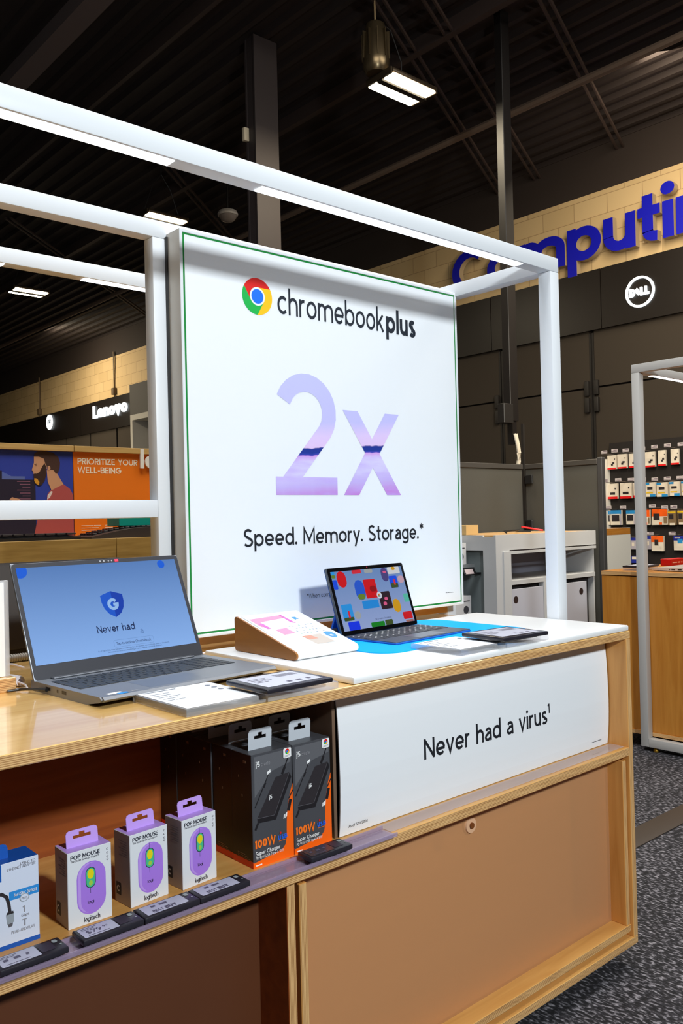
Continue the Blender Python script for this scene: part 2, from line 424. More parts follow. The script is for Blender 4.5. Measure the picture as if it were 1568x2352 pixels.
def bars(mb, o, ux, uz, lens, lead, th, i=0):
    """rows of print too small to read: one thin bar per word group"""
    o = Vector(o); ux = Vector(ux); uz = Vector(uz)
    for k, ln in enumerate(lens):
        x = 0.
        for q in (ln if isinstance(ln, (list, tuple)) else [ln]):
            a = o-uz*lead*k+ux*x
            mb.face([a, a+ux*q, a+ux*q+uz*th, a+uz*th], i); x += q+th*1.2
VX, VY, VZ = Vector((1, 0, 0)), Vector((0, 1, 0)), Vector((0, 0, 1))
# ------------------------------------------------------------------ the room
def carpet():
    m = bpy.data.materials.new('fleck_carpet'); m.use_nodes = True
    nt = m.node_tree; b = nt.nodes['Principled BSDF']
    tc = nt.nodes.new('ShaderNodeTexCoord')
    def nz(sc, det, mapping):
        mp = nt.nodes.new('ShaderNodeMapping'); mp.inputs['Scale'].default_value = mapping
        n = nt.nodes.new('ShaderNodeTexNoise'); n.inputs['Scale'].default_value = sc; n.inputs['Detail'].default_value = det
        nt.links.new(tc.outputs['Object'], mp.inputs['Vector']); nt.links.new(mp.outputs[0], n.inputs['Vector']); return n
    n1 = nz(150, 2, (1, .42, 1)); n2 = nz(3, 2, (1, 4, 1))
    r = nt.nodes.new('ShaderNodeValToRGB'); e = r.color_ramp.elements
    e[0].position = .40; e[0].color = (*lin((17, 16, 19)), 1)
    e[1].position = .70; e[1].color = (*lin((150, 146, 152)), 1)
    k = e.new(.52); k.color = (*lin((46, 44, 49)), 1)
    ad = nt.nodes.new('ShaderNodeMath'); ad.operation = 'MULTIPLY_ADD'; ad.inputs[1].default_value = .12
    nt.links.new(n2.outputs['Fac'], ad.inputs[0]); nt.links.new(n1.outputs['Fac'], ad.inputs[2])
    sb = nt.nodes.new('ShaderNodeMath'); sb.operation = 'SUBTRACT'; sb.inputs[1].default_value = .06
    nt.links.new(ad.outputs[0], sb.inputs[0]); nt.links.new(sb.outputs[0], r.inputs['Fac'])
    nt.links.new(r.outputs[0], b.inputs['Base Color']); b.inputs['Roughness'].default_value = .95
    bp = nt.nodes.new('ShaderNodeBump'); bp.inputs['Strength'].default_value = .6; bp.inputs['Distance'].default_value = .004
    nt.links.new(n1.outputs['Fac'], bp.inputs['Height']); nt.links.new(bp.outputs[0], b.inputs['Normal'])
    return m
def blockwork():
    m = bpy.data.materials.new('cream_painted_blockwork'); m.use_nodes = True
    nt = m.node_tree; b = nt.nodes['Principled BSDF']
    tc = nt.nodes.new('ShaderNodeTexCoord'); sp = nt.nodes.new('ShaderNodeSeparateXYZ'); cb = nt.nodes.new('ShaderNodeCombineXYZ')
    br = nt.nodes.new('ShaderNodeTexBrick')
    br.inputs['Scale'].default_value = 1; br.inputs['Brick Width'].default_value = .406; br.inputs['Row Height'].default_value = .203
    br.inputs['Mortar Size'].default_value = .004; br.inputs['Mortar Smooth'].default_value = .3
    br.inputs['Color1'].default_value = (*lin((206, 178, 132)), 1); br.inputs['Color2'].default_value = (*lin((196, 168, 122)), 1)
    br.inputs['Mortar'].default_value = (*lin((158, 130, 92)), 1)
    nt.links.new(tc.outputs['Object'], sp.inputs[0]); nt.links.new(sp.outputs['Y'], cb.inputs['X']); nt.links.new(sp.outputs['Z'], cb.inputs['Y'])
    nt.links.new(cb.outputs[0], br.inputs['Vector']); nt.links.new(br.outputs['Color'], b.inputs['Base Color'])
    b.inputs['Roughness'].default_value = .7
    return m
DARKWALL = pm('dark_brown_wall_paint', (44, 35, 31), .8)
FABRIC = pm('charcoal_brown_fabric', (56, 48, 39), .9, noise=(260, .35))
FASCIA = pm('black_fascia', (29, 24, 21), .38, noise=(2.5, .2))
DECK = pm('dark_roof_deck', (40, 31, 29), .75)
mb = MB(); mb.box(-7, 8.2, -13, 25, -.1, 0); struct('floor', mb, carpet())
mb = MB()
mb.mat(0).box(8.2, 8.4, -4, 25, 0, 3.64); mb.mat(1).box(8.2, 8.4, -4, 25, 3.64, 4.52); mb.mat(2).box(8.2, 8.4, -4, 25, 4.52, 5.1)
struct('wall_right', mb, [DARKWALL, blockwork(), DARKWALL])
mb = MB(); mb.box(-7, 8.4, 25, 25.2, 0, 5.1); struct('wall_back', mb, DARKWALL)
mb = MB()                                                # corrugated steel roof deck, ribs running away along Y
x = -7.
while x < 8.2:
    for a, z0, b_, z1 in ((0, 5.0, .04, 5.0), (.04, 5.0, .065, 5.045), (.065, 5.045, .165, 5.045), (.165, 5.045, .19, 5.0), (.19, 5., .2, 5.)):
        mb.face([(x+a, -13, z0), (x+b_, -13, z1), (x+b_, 25, z1), (x+a, 25, z0)])
    x += .2
struct('ceiling', mb, DECK)
STEEL = pm('dark_painted_steel', (62, 50, 46), .6)
def bar(name, p0, p1, r, mat, seg=8):
    m_ = MB(); m_.tube([p0, p1], r, seg); o = link(name, m_, mat); o['kind'] = 'structure'; return o
for x, hw in ((2.86, .085), (3.53, .02), (1.2, .05), (5.2, .03)):   # purlins along the deck
    mb = MB(); mb.box(x-hw, x+hw, -6, 25, 4.88, 5.0); struct('ceiling_beam', mb, pm('beam_grey_paint', (104, 92, 90), .6) if x == 2.86 else STEEL)
for p0, p1 in (((3.6, 4.06, 4.9), (8.3, 6.32, 4.9)), ((4.2, 4.0, 4.9), (8.3, 5.79, 4.9)), ((4.9, 3.5, 4.9), (8.33, 4.75, 4.9)), ((4.1, 7.5, 4.9), (8.2, 10.9, 4.9)), ((4.0, 10.6, 4.9), (8.2, 14.4, 4.9))):
    d = (Vector(p1)-Vector(p0)).normalized().cross(VZ)*.035
    for s_ in (-1, 1): bar('ceiling_truss_chord', Vector(p0)+d*s_, Vector(p1)+d*s_, .016, STEEL, 6)
PIPEM = pm('grey_pipe', (112, 94, 80), .5)
bar('ceiling_pipe', (6.42, -2, 4.75), (6.42, 24, 4.75), .035, PIPEM)
mb = MB(); mb.box(4.097, 4.33, 5.55, 5.568, 0, 5); mb.box(4.105, 4.325, 5.568, 5.662, 0, 5); mb.box(4.097, 4.33, 5.662, 5.68, 0, 5)
struct('steel_column', mb, pm('column_paint', (60, 52, 51), .6))
mb = MB(); mb.box(4.055, 4.104, 5.644, 5.682, 4.16, 4.27, .006); tag(link('alarm_box', mb, pm('ivory_plastic', (214, 200, 172), .5)), 'small ivory alarm box on the side of the steel column', 'alarm')
# fascia and wall panels
mb = MB()
for y0, y1 in ((-4, 2.95), (2.96, 4.9), (4.91, 6.36), (6.37, 9), (9.01, 13), (13.01, 17.5), (17.51, 25)):
    mb.box(8.08, 8.2, y0, y1, 3.02, 3.655)
struct('trim_1', mb, FASCIA)
for k in range(-4, 14):
    y = 5.06+1.21*k
    mb = MB(); mb.box(8.13, 8.2, y+.03, y+1.18, .2, 2.405); mb.box(8.13, 8.2, y+.03, y+1.18, 2.425, 3.02)
    struct('wall_panel', mb, FABRIC)
    if k > -2 and k < 8:
        mb = MB(); mb.box(8.125, 8.16, y-.028, y-.008, .2, 3.0); mb.box(8.125, 8.16, y+.008, y+.028, .2, 3.0); mb.box(8.14, 8.19, y-.01, y+.01, .2, 3.0)
        for z in (2.35, 1.52):
            mb.box(8.09, 8.13, y-.085, y-.03, z-.02, z+.14, .01); mb.box(8.09, 8.13, y+.03, y+.085, z-.02, z+.14, .01)
            mb.box(8.09, 8.13, y-.085, y-.03, z-.2, z-.04, .01); mb.box(8.09, 8.13, y+.03, y+.085, z-.2, z-.04, .01)
        struct('wall_upright', mb, MATTBLK)
mb = MB(); mb.box(2.0, 7.0, 1.4414, 1.535, 0, .004, .001); struct('trim_2', mb, pm('brown_floor_strip', (66, 56, 48), .45))

# ------------------------------------------------------------------ big wall signs
BLUE = pm('royal_blue_letters', (10, 14, 172), .5); RETURN = pm('letter_return', (172, 152, 122), .6)
t_ = thing('store_sign', 'large royal blue block letters reading Computing on cream block wall', 'sign', (8.2, 5.5, 3.79))
y = 6.943; T_ = .138; SZ = .73; WD = 1.145
for ch in 'Computing':
    adv = glyph(ch, T_)[1]*SZ*WD
    z = 3.785
    mb = MB(); text(mb, ch, (8.15, y, z), (0, -1, 0), VZ, SZ, T_, ext=(-.075, 0, 0), lift=.0008, wide=WD, iside=1)
    o = link('letter', mb, [BLUE, RETURN], t_, t_)
    for sg in (-1, 1):
        m2 = MB(); m2.tube([(8.14, y-adv*(.3+.2*sg), z+.04), (8.2, y-adv*(.3+.2*sg), z+.04)], .01); link('standoff', m2, RETURN, o, t_)
    y -= adv+.03*SZ*WD
def facing_wall(mb, polys, y, z, s, xw=8.06, dep=.018):
    """outlines in (right, up) units of s, standing off the wall as flat lit letters"""
    for pts in polys: mb.prism([(xw, y-u*s, z+v*s) for u, v in pts], (dep, 0, 0))
LIT = pm('lit_sign_face', (255, 255, 255), .5, emit=(240, 250, 255), es=1.6)
mb = MB()                                                # ring logo
P = A_(0, 0, 1, 1, 0, 360, 40); Q = A_(0, 0, .86, .86, 0, 360, 40)
for k in range(40): facing_wall(mb, [[P[k], P[k+1], Q[k+1], Q[k]]], 4.452, 3.308, .158)
t_ = thing('brand_sign', 'round white lit ring sign with lettering on black fascia', 'sign', (8.08, 4.452, 3.308))
link('ring', mb, LIT, t_, t_)
mb = MB()
text(mb, 'D', (8.05, 4.452+.108, 3.266), (0, -1, 0), VZ, .12, .2, ext=(.02, 0, 0), lift=.0006, wide=.85)
ur = Vector((0, -.78, .62)); uu = Vector((0, .62, .78)).normalized()
text(mb, 'E', Vector((8.048, 4.452+.014, 3.271)), ur, uu, .095, .17, ext=(.02, 0, 0), lift=.0006, wide=1.0)
text(mb, 'LL', (8.05, 4.452-.008, 3.266), (0, -1, 0), VZ, .12, .2, ext=(.02, 0, 0), track=.03, lift=.0006, wide=.95)
link('lettering', mb, LIT, t_, t_)
mb = MB(); text(mb, 'Lenovo', (8.05, 16.87, 3.30), (0, -1, 0), VZ, .37, .15, ext=(.025, 0, 0), lift=.0006, width=1.50, track=.03)
tag(link('brand_sign', mb, LIT), 'wide white lit lettering sign on dark fascia seen through the white frame', 'sign')
mb = MB(); facing_wall(mb, [disc(0, 0, 1)], 19.1, 3.457, .17, 8.05)
t_ = thing('brand_sign', 'small round white lit disc sign left of the wide lit lettering', 'sign', (8.08, 19.1, 3.457))
link('disc', mb, LIT, t_, t_)
mb = MB(); text(mb, 'hp', (8.045, 19.18, 3.43), (.0, -1, .0), (0, -.25, 1), .17, .1, ext=(.004, 0, 0)); link('lettering', mb, pm('logo_grey', (120, 130, 140), .5), t_, t_)
# far display bay under the fascia
t_ = thing('display_bay', 'white framed display bay with dark header beside the wide lit lettering', 'display', (7.6, 14.0, 0))
mb = MB(); mb.box(7.6, 8.07, 13.0, 14.38, 3.08, 3.64); link('header', mb, pm('bay_header', (46, 40, 36), .6), t_, t_)
WBAY = pm('bay_white', (190, 186, 178), .6)
mb = MB(); mb.box(7.6, 8.07, 14.30, 14.38, 0, 3.08); link('side_panel', mb, WBAY, t_, t_)
mb = MB(); mb.box(7.6, 8.07, 13.0, 14.30, 2.98, 3.08); link('top_panel', mb, WBAY, t_, t_)
mb = MB(); mb.box(8.0, 8.07, 13.0, 14.30, 0, 2.98); link('back_panel', mb, pm('bay_grey', (128, 122, 116), .7), t_, t_)
for y in (16.1, 19.9, 13.55):                            # conduits with boxes down the far cream wall
    mb = MB(); mb.tube([(8.17, y, 4.6), (8.17, y, 3.66)], .018); 
    if y != 13.55: mb.box(8.12, 8.2, y-.05, y+.05, 3.72, 3.86, .01)
    tag(link('wall_conduit', mb, pm('conduit_brown', (96, 78, 56), .6)), {16.1: 'dark conduit with box on cream wall above the wide lit lettering', 19.9: 'dark conduit with small box on cream wall above the round logo', 13.55: 'plain dark conduit on cream wall above the dark header'}[y], 'conduit', None)

# ------------------------------------------------------------------ ceiling fittings
def high_bay(y, label, cx=4.68, can=True):
    t = thing('high_bay_lamp', label, 'lamp', (cx, y, 4.3), 0, 'high bay lamps under the roof')
    mb = MB(); mb.box(-.235, .235, -.14, .14, .012, .05, .012); mb.box(-.25, -.235, -.13, .13, 0, .05); mb.box(.235, .25, -.13, .13, 0, .05); link('housing', mb, pm('lamp_bronze', (70, 58, 44), .4, .6), t)
    mb = MB(); mb.box(-.24, .24, -.026, .026, -.012, .012, .003); link('centre_bar', mb, pm('lamp_bar', (40, 34, 28), .5), t)
    for a, b_ in ((-.135, -.032), (.032, .135)):
        mb = MB(); mb.box(-.225, .225, a, b_, -.004, .014, .006); link('diffuser', mb, WARM, t)
    if not can:
        for sx in (-.22, .22):
            mb = MB(); mb.tube([(sx, 0, .05), (sx*.5, 0, .35), (0, 0, .5), (0, 0, .7)], .004, 6); link('hanger_wire', mb, MATTBLK, t)
        area('lamp_light', (0, 0, -.02), (0, 0, -2), .42, .24, 45, (1, .86, .62), t)
        return t
    mb = MB()
    mb.lathe([(.075, .0), (.095, .03), (.1, .1), (.09, .25), (.07, .36), (.045, .38)], (-.25, .02, .05), 20)
    for k in range(10):
        a = k*math.pi/5; mb.box(-.004, .004, .06, .105, .1, .3, M=Matrix.Translation((-.25, .02, .05)) @ Matrix.Rotation(a, 4, 'Z'))
    link('driver_can', mb, pm('lamp_metal', (120, 104, 78), .3, .85), t)
    mb = MB(); mb.tube([(-.25, .02, .42), (-.26, .01, .55), (-.25, .02, .7)], .006); mb.tube([(-.24, .03, .42), (-.235, .035, .55), (-.25, .03, .7)], .006); link('suspension_cable', mb, pm('cable_tan', (176, 150, 110), .5), t)
    mb = MB(); mb.tube([(-.2, .02, .45), (-.08, .03, .44), (.05, .05, .25), (.1, .1, .05)], .004); link('power_lead', mb, MATTBLK, t)
    area('lamp_light', (0, 0, -.02), (0, 0, -2), .42, .24, 45, (1, .86, .62), t)
    return t
high_bay(4.47, 'high bay lamp hanging above the front light beam, nearest of the ceiling lamps')
high_bay(8.05, 'high bay lamp just above the top corner of the sign frame', can=False)
high_bay(11.66, 'farthest high bay lamp seen through the open white frame', 4.66, False)
t_ = thing('dome_camera', 'small round dome camera hanging from the dark ceiling', 'camera', (5.43, 7.91, 4.48))
mb = MB(); mb.lathe([(.11, .0), (.115, .02), (.1, .05), (.03, .07)], (0, 0, 0), 24); link('ring', mb, pm('dome_silver', (226, 220, 210), .4, .1), t_)
mb = MB(); mb.lathe([(.02, -.075), (.06, -.06), (.09, -.03), (.1, 0)], (0, 0, 0), 20); link('dome', mb, pm('dome_smoke', (160, 150, 142), .08), t_)
mb = MB(); mb.tube([(0, 0, .06), (0, 0, .54)], .012); link('drop_rod', mb, MATTBLK, t_)
# ------------------------------------------------------------------ the display table
FX0 = -.75
t_ = TABLE = thing('display_table', 'long birch plywood display table with open shelf and frosted front panel', 'table', (.6, 1.68, 0))
def part(name, mb, mats, parent=None): return link(name, mb, mats, parent or TABLE, TABLE)
mb = MB(); mb.box(FX0, 1.868, 1.08, 2.27, .7691, .7876, .0012, 1, mats={'-y': 1, '+y': 1, '-x': 2, '+x': 2, '-z': 3}); part('table_top', mb, [MAPLE, EDGEZ, EDGEZ, BIRCH])
mb = MB(); mb.box(1.8495, 1.868, 1.08, 2.27, .0655, .7691, .001, 1, mats={'-y': 1, '+y': 1}); part('end_panel', mb, [BIRCHZ, EDGEX])
mb = MB(); mb.box(FX0, FX0+.0185, 1.08, 2.27, .0655, .7691, mats={'-y': 1, '+y': 1}); part('end_panel', mb, [BIRCHZ, EDGEX])
mb = MB(); mb.box(FX0, 1.868, 1.08, 2.27, .0472, .0655, .001, 1, mats={'-y': 1, '+y': 1, '+x': 1}); part('bottom_panel', mb, [BIRCH, EDGEZ])
mb = MB(); mb.box(FX0+.0185, 1.8495, 1.08, 1.46, .4935, .5134, .001, 1, mats={'-y': 1}); part('shelf', mb, [BIRCH, EDGEZ])
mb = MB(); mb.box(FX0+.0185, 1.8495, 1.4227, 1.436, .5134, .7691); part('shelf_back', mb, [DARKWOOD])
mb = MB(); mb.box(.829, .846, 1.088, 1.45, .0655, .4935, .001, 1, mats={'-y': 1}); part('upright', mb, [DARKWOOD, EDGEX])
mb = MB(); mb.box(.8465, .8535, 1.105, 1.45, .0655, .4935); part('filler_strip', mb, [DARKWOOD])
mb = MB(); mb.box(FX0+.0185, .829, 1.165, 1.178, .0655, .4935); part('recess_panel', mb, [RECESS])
mb = MB(); mb.box(.9, 1.868, 1.656, 1.668, .795, .834); tag(link('frame_rail_tinted', mb, [BIRCH]), 'lower frame rail under the big sign with wood bounce painted in', 'board')  # white frame rail given birch, so the tan wood bounce is in its colour
# front panel of the right bay: plywood frame round a frosted sheet
dr = part('panel_stile', MB().box(.8545, .8705, 1.088, 1.14, .0944, .485, .001, 1, mats={'-y': 1}), [BIRCHZ, EDGEX])
part('panel_stile', MB().box(1.8320, 1.8475, 1.088, 1.14, .0944, .482, .001, 1, mats={'-y': 1}), [BIRCHZ, EDGEX])
part('bottom_rail', MB().box(.8545, 1.8565-.008, 1.086, 1.16, .0775, .0944, .001, 1, mats={'-y': 1}), [BIRCH, EDGEZ], dr)
FROST = clear_sheet('frosted_acrylic', (230, 172, 120), .5, .4, (.97, .87, .76))
part('panel_back', MB().box(.8705, 1.832, 1.235, 1.247, .0655, .4935), [BIRCH])
part('frosted_panel', MB().box(.8705, 1.832, 1.128, 1.135, .0944, .49), [FROST], dr)
mb = MB(); M = Matrix.Translation((1.325, 1.128, .451)) @ Matrix.Rotation(math.pi/2, 4, 'X')
b = bmesh.new(); bmesh.ops.create_cone(b, cap_ends=True, segments=24, radius1=.017, radius2=.015, depth=.006); mb._merge(b, M)
b = bmesh.new(); bmesh.ops.create_cone(b, cap_ends=True, segments=16, radius1=.006, radius2=.006, depth=.012); mb.mat(1)
for f in b.faces: f.material_index = 1
mb._merge(b, M)
part('fixing_bolt', mb, [pm('clear_washer', (226, 178, 140), .2), pm('bolt_brown', (120, 66, 26), .4)], dr)
part('plinth', MB().box(FX0+.1, 1.72, 1.25, 2.1, 0, .0472), [MATTBLK])

mb = MB(); mb.box(.9777, 1.866, 1.0815, 1.547, .788, .801, .003, 2); tag(link('counter_slab', mb, SLABW), 'white solid slab with rounded edges on the right end of plywood table', 'slab')

# ------------------------------------------------------------------ canopy frame of white square tube
W_ = .0377; ZT = 1.734
LF = thing('light_frame', 'white square tube canopy frame with light strips over the display table', 'frame', (1.89, 1.67, 0))
def fp(name, mb, mats=None, parent=None): return link(name, mb, mats or [WHITEPC], parent or LF, LF)
fb = fp('front_beam', MB().box(FX0, 1.907, 1.278, 1.278+W_, ZT-W_, ZT, .0022, 2))
for a, b_ in ((FX0+.1, .774), (.96, 1.763)): fp('light_strip', MB().box(a, b_, 1.2835, 1.3105, ZT-W_-.0016, ZT-W_+.004, .001), [LED], fb)
bb = fp('far_beam', MB().box(FX0, 1.907, 2.033, 2.033+W_, ZT-W_, ZT, .0022, 2))
for a, b_ in ((FX0+.1, .76), (.96, 1.763)): fp('light_strip', MB().box(a, b_, 2.0385, 2.0655, ZT-W_-.0016, ZT-W_+.004, .001), [LEDFAR], bb)
fp('middle_beam', MB().box(FX0, 1.8693, 1.6557, 1.6557+W_, ZT-W_, ZT, .0022, 2))
fp('side_beam', MB().box(1.8693, 1.907, 1.278+W_, 2.033, ZT-W_, ZT, .0022, 2))
fp('cross_rail', MB().box(FX0, .9374, 1.6557, 1.6557+W_, 1.1215-W_, 1.1215, .0022, 2))
fp('post', MB().box(.9374, .9751, 1.6557, 1.6557+W_, .7876, ZT-W_, .0022, 2))
fp('post', MB().box(1.8693, 1.907, 1.278, 1.278+W_, .02, ZT-W_, .0022, 2))
fp('post', MB().box(1.8693, 1.907, 1.6557, 1.6557+W_, .02+W_, ZT-W_, .0022, 2))
fp('post', MB().box(1.8693, 1.907, 2.033, 2.033+W_, .02, ZT-W_, .0022, 2))
fp('post', MB().box(FX0, FX0+W_, 1.278, 1.278+W_, .7876, ZT-W_, .0022, 2))
fp('floor_rail', MB().box(1.8693, 1.907, 1.278+W_, 2.033, .02, .02+W_, .0022, 2))
for y in (1.35, 1.97): fp('glide', MB().lathe([(.012, 0), (.012, .008), (.006, .02)], (1.888, y, 0), 16), [pm('brass_glide', (180, 140, 50), .3, .8)])

# ------------------------------------------------------------------ the big sign panel
X0, X1, Z0, Z1, YS = .983, 1.863, .832, 1.695, 1.600
SG = thing('advertising_sign', 'tall white advertising sign with large 2x graphic and green edge', 'sign', (1.42, 1.63, Z0))
def sp(name, mb, mats, parent=None): return link(name, mb, mats, parent or SG, SG)
e = .012
sp('sign_frame', MB().mat(0).box(X0-e, X0-.0045, YS-.001, 1.6547, Z0-e, Z1+e, .001, 1, mats={'-x': 1}).box(X1+.0045, X1+e, YS-.001, 1.6547, Z0-e, Z1+e, .001, 1, mats={'+x': 1})
   .box(X0-.0045, X1+.0045, YS-.001, 1.6547, Z1+.0045, Z1+e, .001, 1).box(X0-.0045, X1+.0045, YS-.001, 1.6547, Z0-e, Z0-.0045, .001, 1), [WHITEPC, ALU])
face = sp('sign_face', MB().box(X0, X1, YS, 1.65, Z0, Z1), [PRINTW])
g = .0042
sp('gasket', MB().box(X0-g, X0, YS+.0005, 1.64, Z0-g, Z1+g).box(X1, X1+g, YS+.0005, 1.64, Z0-g, Z1+g).box(X0, X1, YS+.0005, 1.64, Z1, Z1+g).box(X0, X1, YS+.0005, 1.64, Z0-g, Z0), [GREEN])
YG = YS-.0006
def flat(outline, cx=0, cz=0, s=1., y=YG): return [(cx+u*s, y, cz+v*s) for u, v in outline]
sp('dark_gap_strip', MB().box(X0-e-.004, X0-e+.001, 1.648, 1.6548, Z0-e, Z1+.004), [MATTBLK])  # black strip put in for the dark gap between post and sign
# round four colour logo
cx, cz, r = 1.1748, 1.5895, .0425
mb = MB()
def wedge(a0, a1, i):
    """segment of the ring from outer angle a0 to a1 with straight edges tangent to the inner circle"""
    rin = .5
    out = A_(0, 0, 1, 1, a0, a1, 20)
    off = math.degrees(math.acos(rin))
    tin = A_(0, 0, rin, rin, a1+off, a0+off, 16)
    mb.mat(i)
    pts = out+tin
    mb.face(flat(pts, cx, cz, r)[::-1])
wedge(30, 150, 0); wedge(150, 270, 1); wedge(270, 390, 2)
mb.mat(3).face(flat(disc(0, 0, .5), cx, cz, r, YG-.0002)); mb.mat(4).face(flat(disc(0, 0, .4), cx, cz, r, YG-.0004))
LR, LG_, LY, LB = pm('logo_red', (222, 20, 16), .5), pm('logo_green', (12, 178, 74), .5), pm('logo_yellow', (252, 196, 12), .5), pm('logo_blue', (10, 112, 240), .5)
sp('round_logo', mb, [LR, LG_, LY, PRINTW, LB], face)
HEAD = pm('slate_ink', (28, 36, 48), .5)
mb = MB(); wd = text(mb, 'chromebook', (1.2328, YG, 1.5588), VX, VZ, .0870, .088, width=.350)
text(mb, 'plus', (1.2328+wd+.004, YG, 1.5588), VX, VZ, .087, .135, width=.112, track=.06)
sp('headline', mb, [HEAD], face)
# large numeral and letter filled with a dusk landscape print
def dusk():
    m = bpy.data.materials.new('dusk_landscape_print'); m.use_nodes = True
    nt = m.node_tree; b = nt.nodes['Principled BSDF']; b.inputs['Roughness'].default_value = .5
    tc = nt.nodes.new('ShaderNodeTexCoord'); s = nt.nodes.new('ShaderNodeSeparateXYZ'); nt.links.new(tc.outputs['Object'], s.inputs[0])
    def math_(op, a, b2, c=None):
        n = nt.nodes.new('ShaderNodeMath'); n.operation = op
        for k, q in enumerate((a, b2, c)):
            if q is None: continue
            if isinstance(q, (int, float)): n.inputs[k].default_value = q
            else: nt.links.new(q, n.inputs[k])
        return n.outputs[0]
    nz = nt.nodes.new('ShaderNodeTexNoise'); nz.inputs['Scale'].default_value = 26; nz.inputs['Detail'].default_value = 5
    cb = nt.nodes.new('ShaderNodeCombineXYZ'); nt.links.new(s.outputs['X'], cb.inputs['X']); nt.links.new(cb.outputs[0], nz.inputs['Vector'])
    # height of the picture 0..1 over the glyphs (object origin is the bottom of the sign)
    h = math_('DIVIDE', math_('SUBTRACT', s.outputs['Z'], 1.1304-Z0), .294)
    hz = math_('MULTIPLY_ADD', nz.outputs['Fac'], .045, h)
    hz = math_('MULTIPLY_ADD', s.outputs['X'], -.22, math_('ADD', hz, -.0225))
    cloud = nt.nodes.new('ShaderNodeTexNoise'); cloud.inputs['Scale'].default_value = 9; cloud.inputs['Detail'].default_value = 3
    mp = nt.nodes.new('ShaderNodeMapping'); mp.inputs['Scale'].default_value = (1, 1, 6)
    nt.links.new(tc.outputs['Object'], mp.inputs['Vector']); nt.links.new(mp.outputs[0], cloud.inputs['Vector'])
    sky = nt.nodes.new('ShaderNodeValToRGB'); el = sky.color_ramp.elements
    el[0].position = 0; el[0].color = (*lin((196, 126, 214)), 1); el[1].position = 1; el[1].color = (*lin((196, 196, 246)), 1)
    for p, c in ((.1, (196, 178, 236)), (.2, (214, 204, 246)), (.30, (218, 208, 248)), (.345, (206, 150, 226)), (.352, (60, 66, 178)), (.368, (14, 48, 146)), (.405, (20, 44, 140)), (.412, (226, 196, 238)), (.5, (224, 200, 244)), (.62, (196, 192, 246))):
        q = el.new(p); q.color = (*lin(c), 1)
    nt.links.new(hz, sky.inputs['Fac'])
    cl = nt.nodes.new('ShaderNodeValToRGB'); cl.color_ramp.elements[0].position = .46; cl.color_ramp.elements[0].color = (0, 0, 0, 1); cl.color_ramp.elements[1].position = .66; cl.color_ramp.elements[1].color = (1, 1, 1, 1)
    nt.links.new(cloud.outputs['Fac'], cl.inputs['Fac'])
    low = math_('LESS_THAN', hz, .34)
    f = math_('MULTIPLY', math_('MULTIPLY', cl.outputs[0], low), .6)
    mx = nt.nodes.new('ShaderNodeMixRGB'); mx.inputs[2].default_value = (*lin((196, 170, 240)), 1)
    nt.links.new(f, mx.inputs[0]); nt.links.new(sky.outputs[0], mx.inputs[1]); nt.links.new(mx.outputs[0], b.inputs['Base Color'])
    return m
mb = MB(); text(mb, '2', (1.2165, YG, 1.1304), VX, VZ, .4194, .104, width=.191)
for k, q in enumerate(([(.002, .2135), (.0525, .2135), (.2025, 0), (.1515, 0)], [(.1495, .2135), (.2015, .2135), (.0515, 0), (.0, 0)])): mb.face([(1.4287+u, YG-.00005*k, 1.1304+v) for u, v in q])
sp('picture_lettering', mb, [dusk()], face)
mb = MB(); text(mb, 'Speed. Memory. Storage.', (1.1203, YG, 1.0125), VX, VZ, .0570, .1, width=.575, track=.065); sp('tagline', mb, [INK], face); mb = MB(); text(mb, '*', (1.6998, YG, 1.0145), VX, VZ, .055, .06); sp('asterisk', mb, [INK], face)
mb = MB(); text(mb, '*When compared', (1.302, YG, .8818), VX, VZ, .0150, .07, width=.105); bars(mb, (1.7995, YG, .8572), VX, VZ, [[.006, .009, .015]], .003, .0012)
sp('fine_print', mb, [INK], face)

# ------------------------------------------------------------------ curved sign in the niche
prof = [(1.1372, .7685), (1.1335, .74), (1.1312, .71), (1.1300, .68), (1.1292, .65), (1.1285, .62), (1.1290, .59), (1.1302, .56), (1.132, .535), (1.1346, .5145)]
CS = thing('curved_sign', 'white bowed sign reading Never had a virus under the table top', 'sign', (1.414, 1.15, .5136))
mb = MB()
for (y0, z0), (y1, z1) in zip(prof, prof[1:]):
    mb.face([(.983, y0, z0), (1.846, y0, z0), (1.846, y1, z1), (.983, y1, z1)])
    mb.face([(.983, y0+.002, z0), (1.846, y0+.002, z0), (1.846, y1+.002, z1), (.983, y1+.002, z1)])
for x in (.983, 1.846): mb.poly([(x, y, z) for y, z in prof]+[(x, y+.002, z) for y, z in prof[::-1]])
csf = link('sign_face', mb, [PRINTW], CS, CS)
link('side_panel', MB().box(.9755, .9825, 1.1385, 1.42, .5136, .7685), [pm('taupe_laminate', (120, 96, 78), .35, noise=(3, .15))], CS, CS)
def on_curve(z):
    for (y0, z0), (y1, z1) in zip(prof, prof[1:]):
        if z1 <= z <= z0: return y0+(y1-y0)*(z0-z)/(z0-z1)
    return prof[-1][0]
mb = MB(); text(mb, 'Never had a virus', (1.1965, 0, .6075), VX, VZ, .0555, .1, width=.398); text(mb, '1', (1.5985, 0, .6285), VX, VZ, .03, .1)
text(mb, 'As of 5/10/2024', (1.003, 0, .5265), VX, VZ, .007, .08, width=.046); bars(mb, (1.776, 0, .5285), VX, VZ, [[.008, .01, .018]], .003, .0014)
for v in mb.bm.verts: v.co.y = on_curve(v.co.z)-.0007
link('lettering', mb, [INK], csf, CS)

